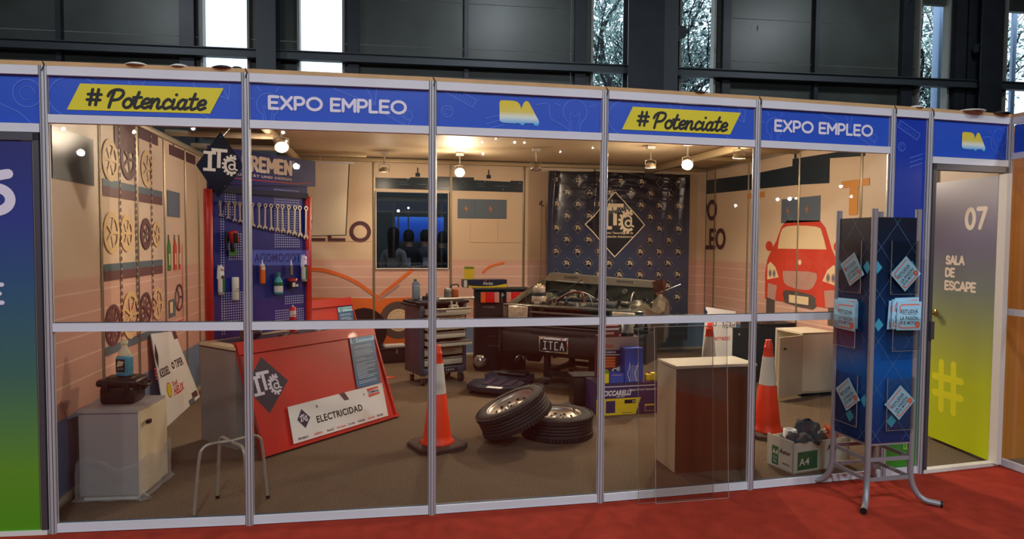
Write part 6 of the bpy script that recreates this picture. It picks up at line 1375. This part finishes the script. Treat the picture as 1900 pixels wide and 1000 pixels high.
for k, (x, y) in enumerate(((2.2, 7.4), (2.52, 7.6))):
    t = thing('high_table', ('left', 'right')[k]+' high table with white top standing in for a reflection in the dark window', 'table', (x, y, 0), group='high tables standing in for reflections')
    m = MB(); m.cyl((0, 0, 1.12), (0, 0, 1.14), .17, WHITE, n=20); m.build('top', t); m = MB(); m.cyl((0, 0, .02), (0, 0, 1.12), .02, STEEL); m.cyl((0, 0, 0), (0, 0, .02), .18, STEEL, n=20); m.build('leg', t)
    c = thing('table_card', 'white card standing on the %s high table' % ('left', 'right')[k], 'card', (x-.03, y, 1.14)); m = MB(); m.box((0, 0, .07), (.1, .004, .14), mat('card_blueish', (200, 204, 226), .5)); m.build('card', c)
SCR = ramp_mat('screen_glow', [(0, (10, 20, 60)), (.7, (30, 80, 190)), (1, (70, 130, 230))], -.3, .3)
for n_ in SCR.node_tree.nodes:
    if n_.type == 'VALTORGB': SCR.node_tree.links.new(n_.outputs[0], SCR.node_tree.nodes['Principled BSDF'].inputs['Emission Color']); SCR.node_tree.nodes['Principled BSDF'].inputs['Emission Strength'].default_value = .9
t = thing('lit_screen', 'blue glowing projection screen beyond the dark window', 'screen', (2.5, 9.6, 1.8)); m = MB(); m.box((0, 0, 0), (.98, .03, .5), SCR); m.build('screen', t); m = MB()
for x in (-.45, .45): m.cyl((x, .03, -1.8), (x, .03, .3), .02, DULLSTEEL)
m.build('leg', t)
for k, (x, z, r) in enumerate(((2.06, 2.14, .03), (2.25, 2.2, .022))):
    t = thing('hall_floodlight', ('larger', 'smaller')[k]+' white floodlight beyond the dark window', 'lamp', (x, 9.0, z)); m = MB(); m.lathe([(0, -.0), (r, .0), (r*.8, .05), (0, .06)], MATTBLACK, 14, Matrix.Rotation(-PI/2, 4, 'X')); m.build('housing', t); m = MB(); m.cyl((0, -.002, 0), (0, -.006, 0), r*.9, mat('flood_glow', (235, 240, 255), .4, emit=6), n=16); m.build('lens', t); m = MB(); m.cyl((0, .03, -z), (0, .03, 0), .012, DULLSTEEL); m.build('stand_pole', t)

# small lamps of the stands across the aisle, mirrored in the acrylic
for x, y, z, s_, e in ((-4.49, -7.57, 2.99, .2, 4), (-4.69, -7.45, 3.36, .1, 1.6), (-3.75, -7.82, 3.38, .1, 1.6), (-2.89, -8.11, 3.51, .12, 2), (-.6, -8.77, 2.92, .2, 4), (-.81, -8.68, 3.52, .1, 1.6), (-.76, -8.7, 3.37, .07, 1.5), (10.98, -8.63, 2.53, .12, 2), (11.2, -8.52, 2.54, .14, 2.4), (11.32, -8.46, 2.55, .07, 1.5),
        (9.81, -9.27, 2.4, .1, 1.6), (12.1, -8.03, 2.8, .1, 1.6), (12.29, -7.94, 2.58, .08, 1.6), (3.56, -9.86, 3.62, .06, 1), (3.84, -9.82, 3.7, .05, 1), (4.23, -9.78, 3.63, .09, 1.4), (4.43, -9.75, 3.63, .07, 1), (5.18, -9.66, 3.45, .05, 1), (5.84, -9.52, 3.53, .06, 1), (3.58, -9.88, 3.39, .09, 1.4)):
    light('aisle_lamp', 'AREA', (x, y, z), e*.4, (1, .97, .9), s_*.55, (x*.4+1, 0, 1.4))

# lit shop sign across the aisle, seen mirrored in the acrylic above the tool board
a_, b_ = Vector((-.35, -8.36, 1.25)), Vector((-1.3, -8.18, 1.25)); x_ = (b_-a_).normalized(); z_ = Vector((0, 0, 1))
t = thing('shop_sign', 'pale blue lit shop sign across the aisle, seen mirrored over the tool board', 'sign', M=frame((a_+b_)/2, x_, Vector((-x_.y, x_.x, 0)), z_))
w_ = (b_-a_).length
m = MB(); m.box((0, .05, 0), (w_+.1, .08, .27), mat('sign_glow', (120, 140, 226), .5, emit=2.5)); m.build('panel', t)
m = MB(); m.text('TODOMODA', 0, 0, w_*.8, .16, .005, mat('sign_dark_blue', (30, 34, 96), .5), .03); m.build('lettering', t)
m = MB(); m.cyl((-w_*.4, .1, -1.25), (-w_*.4, .1, .1), .02, DULLSTEEL); m.cyl((w_*.4, .1, -1.25), (w_*.4, .1, .1), .02, DULLSTEEL); m.build('leg', t)
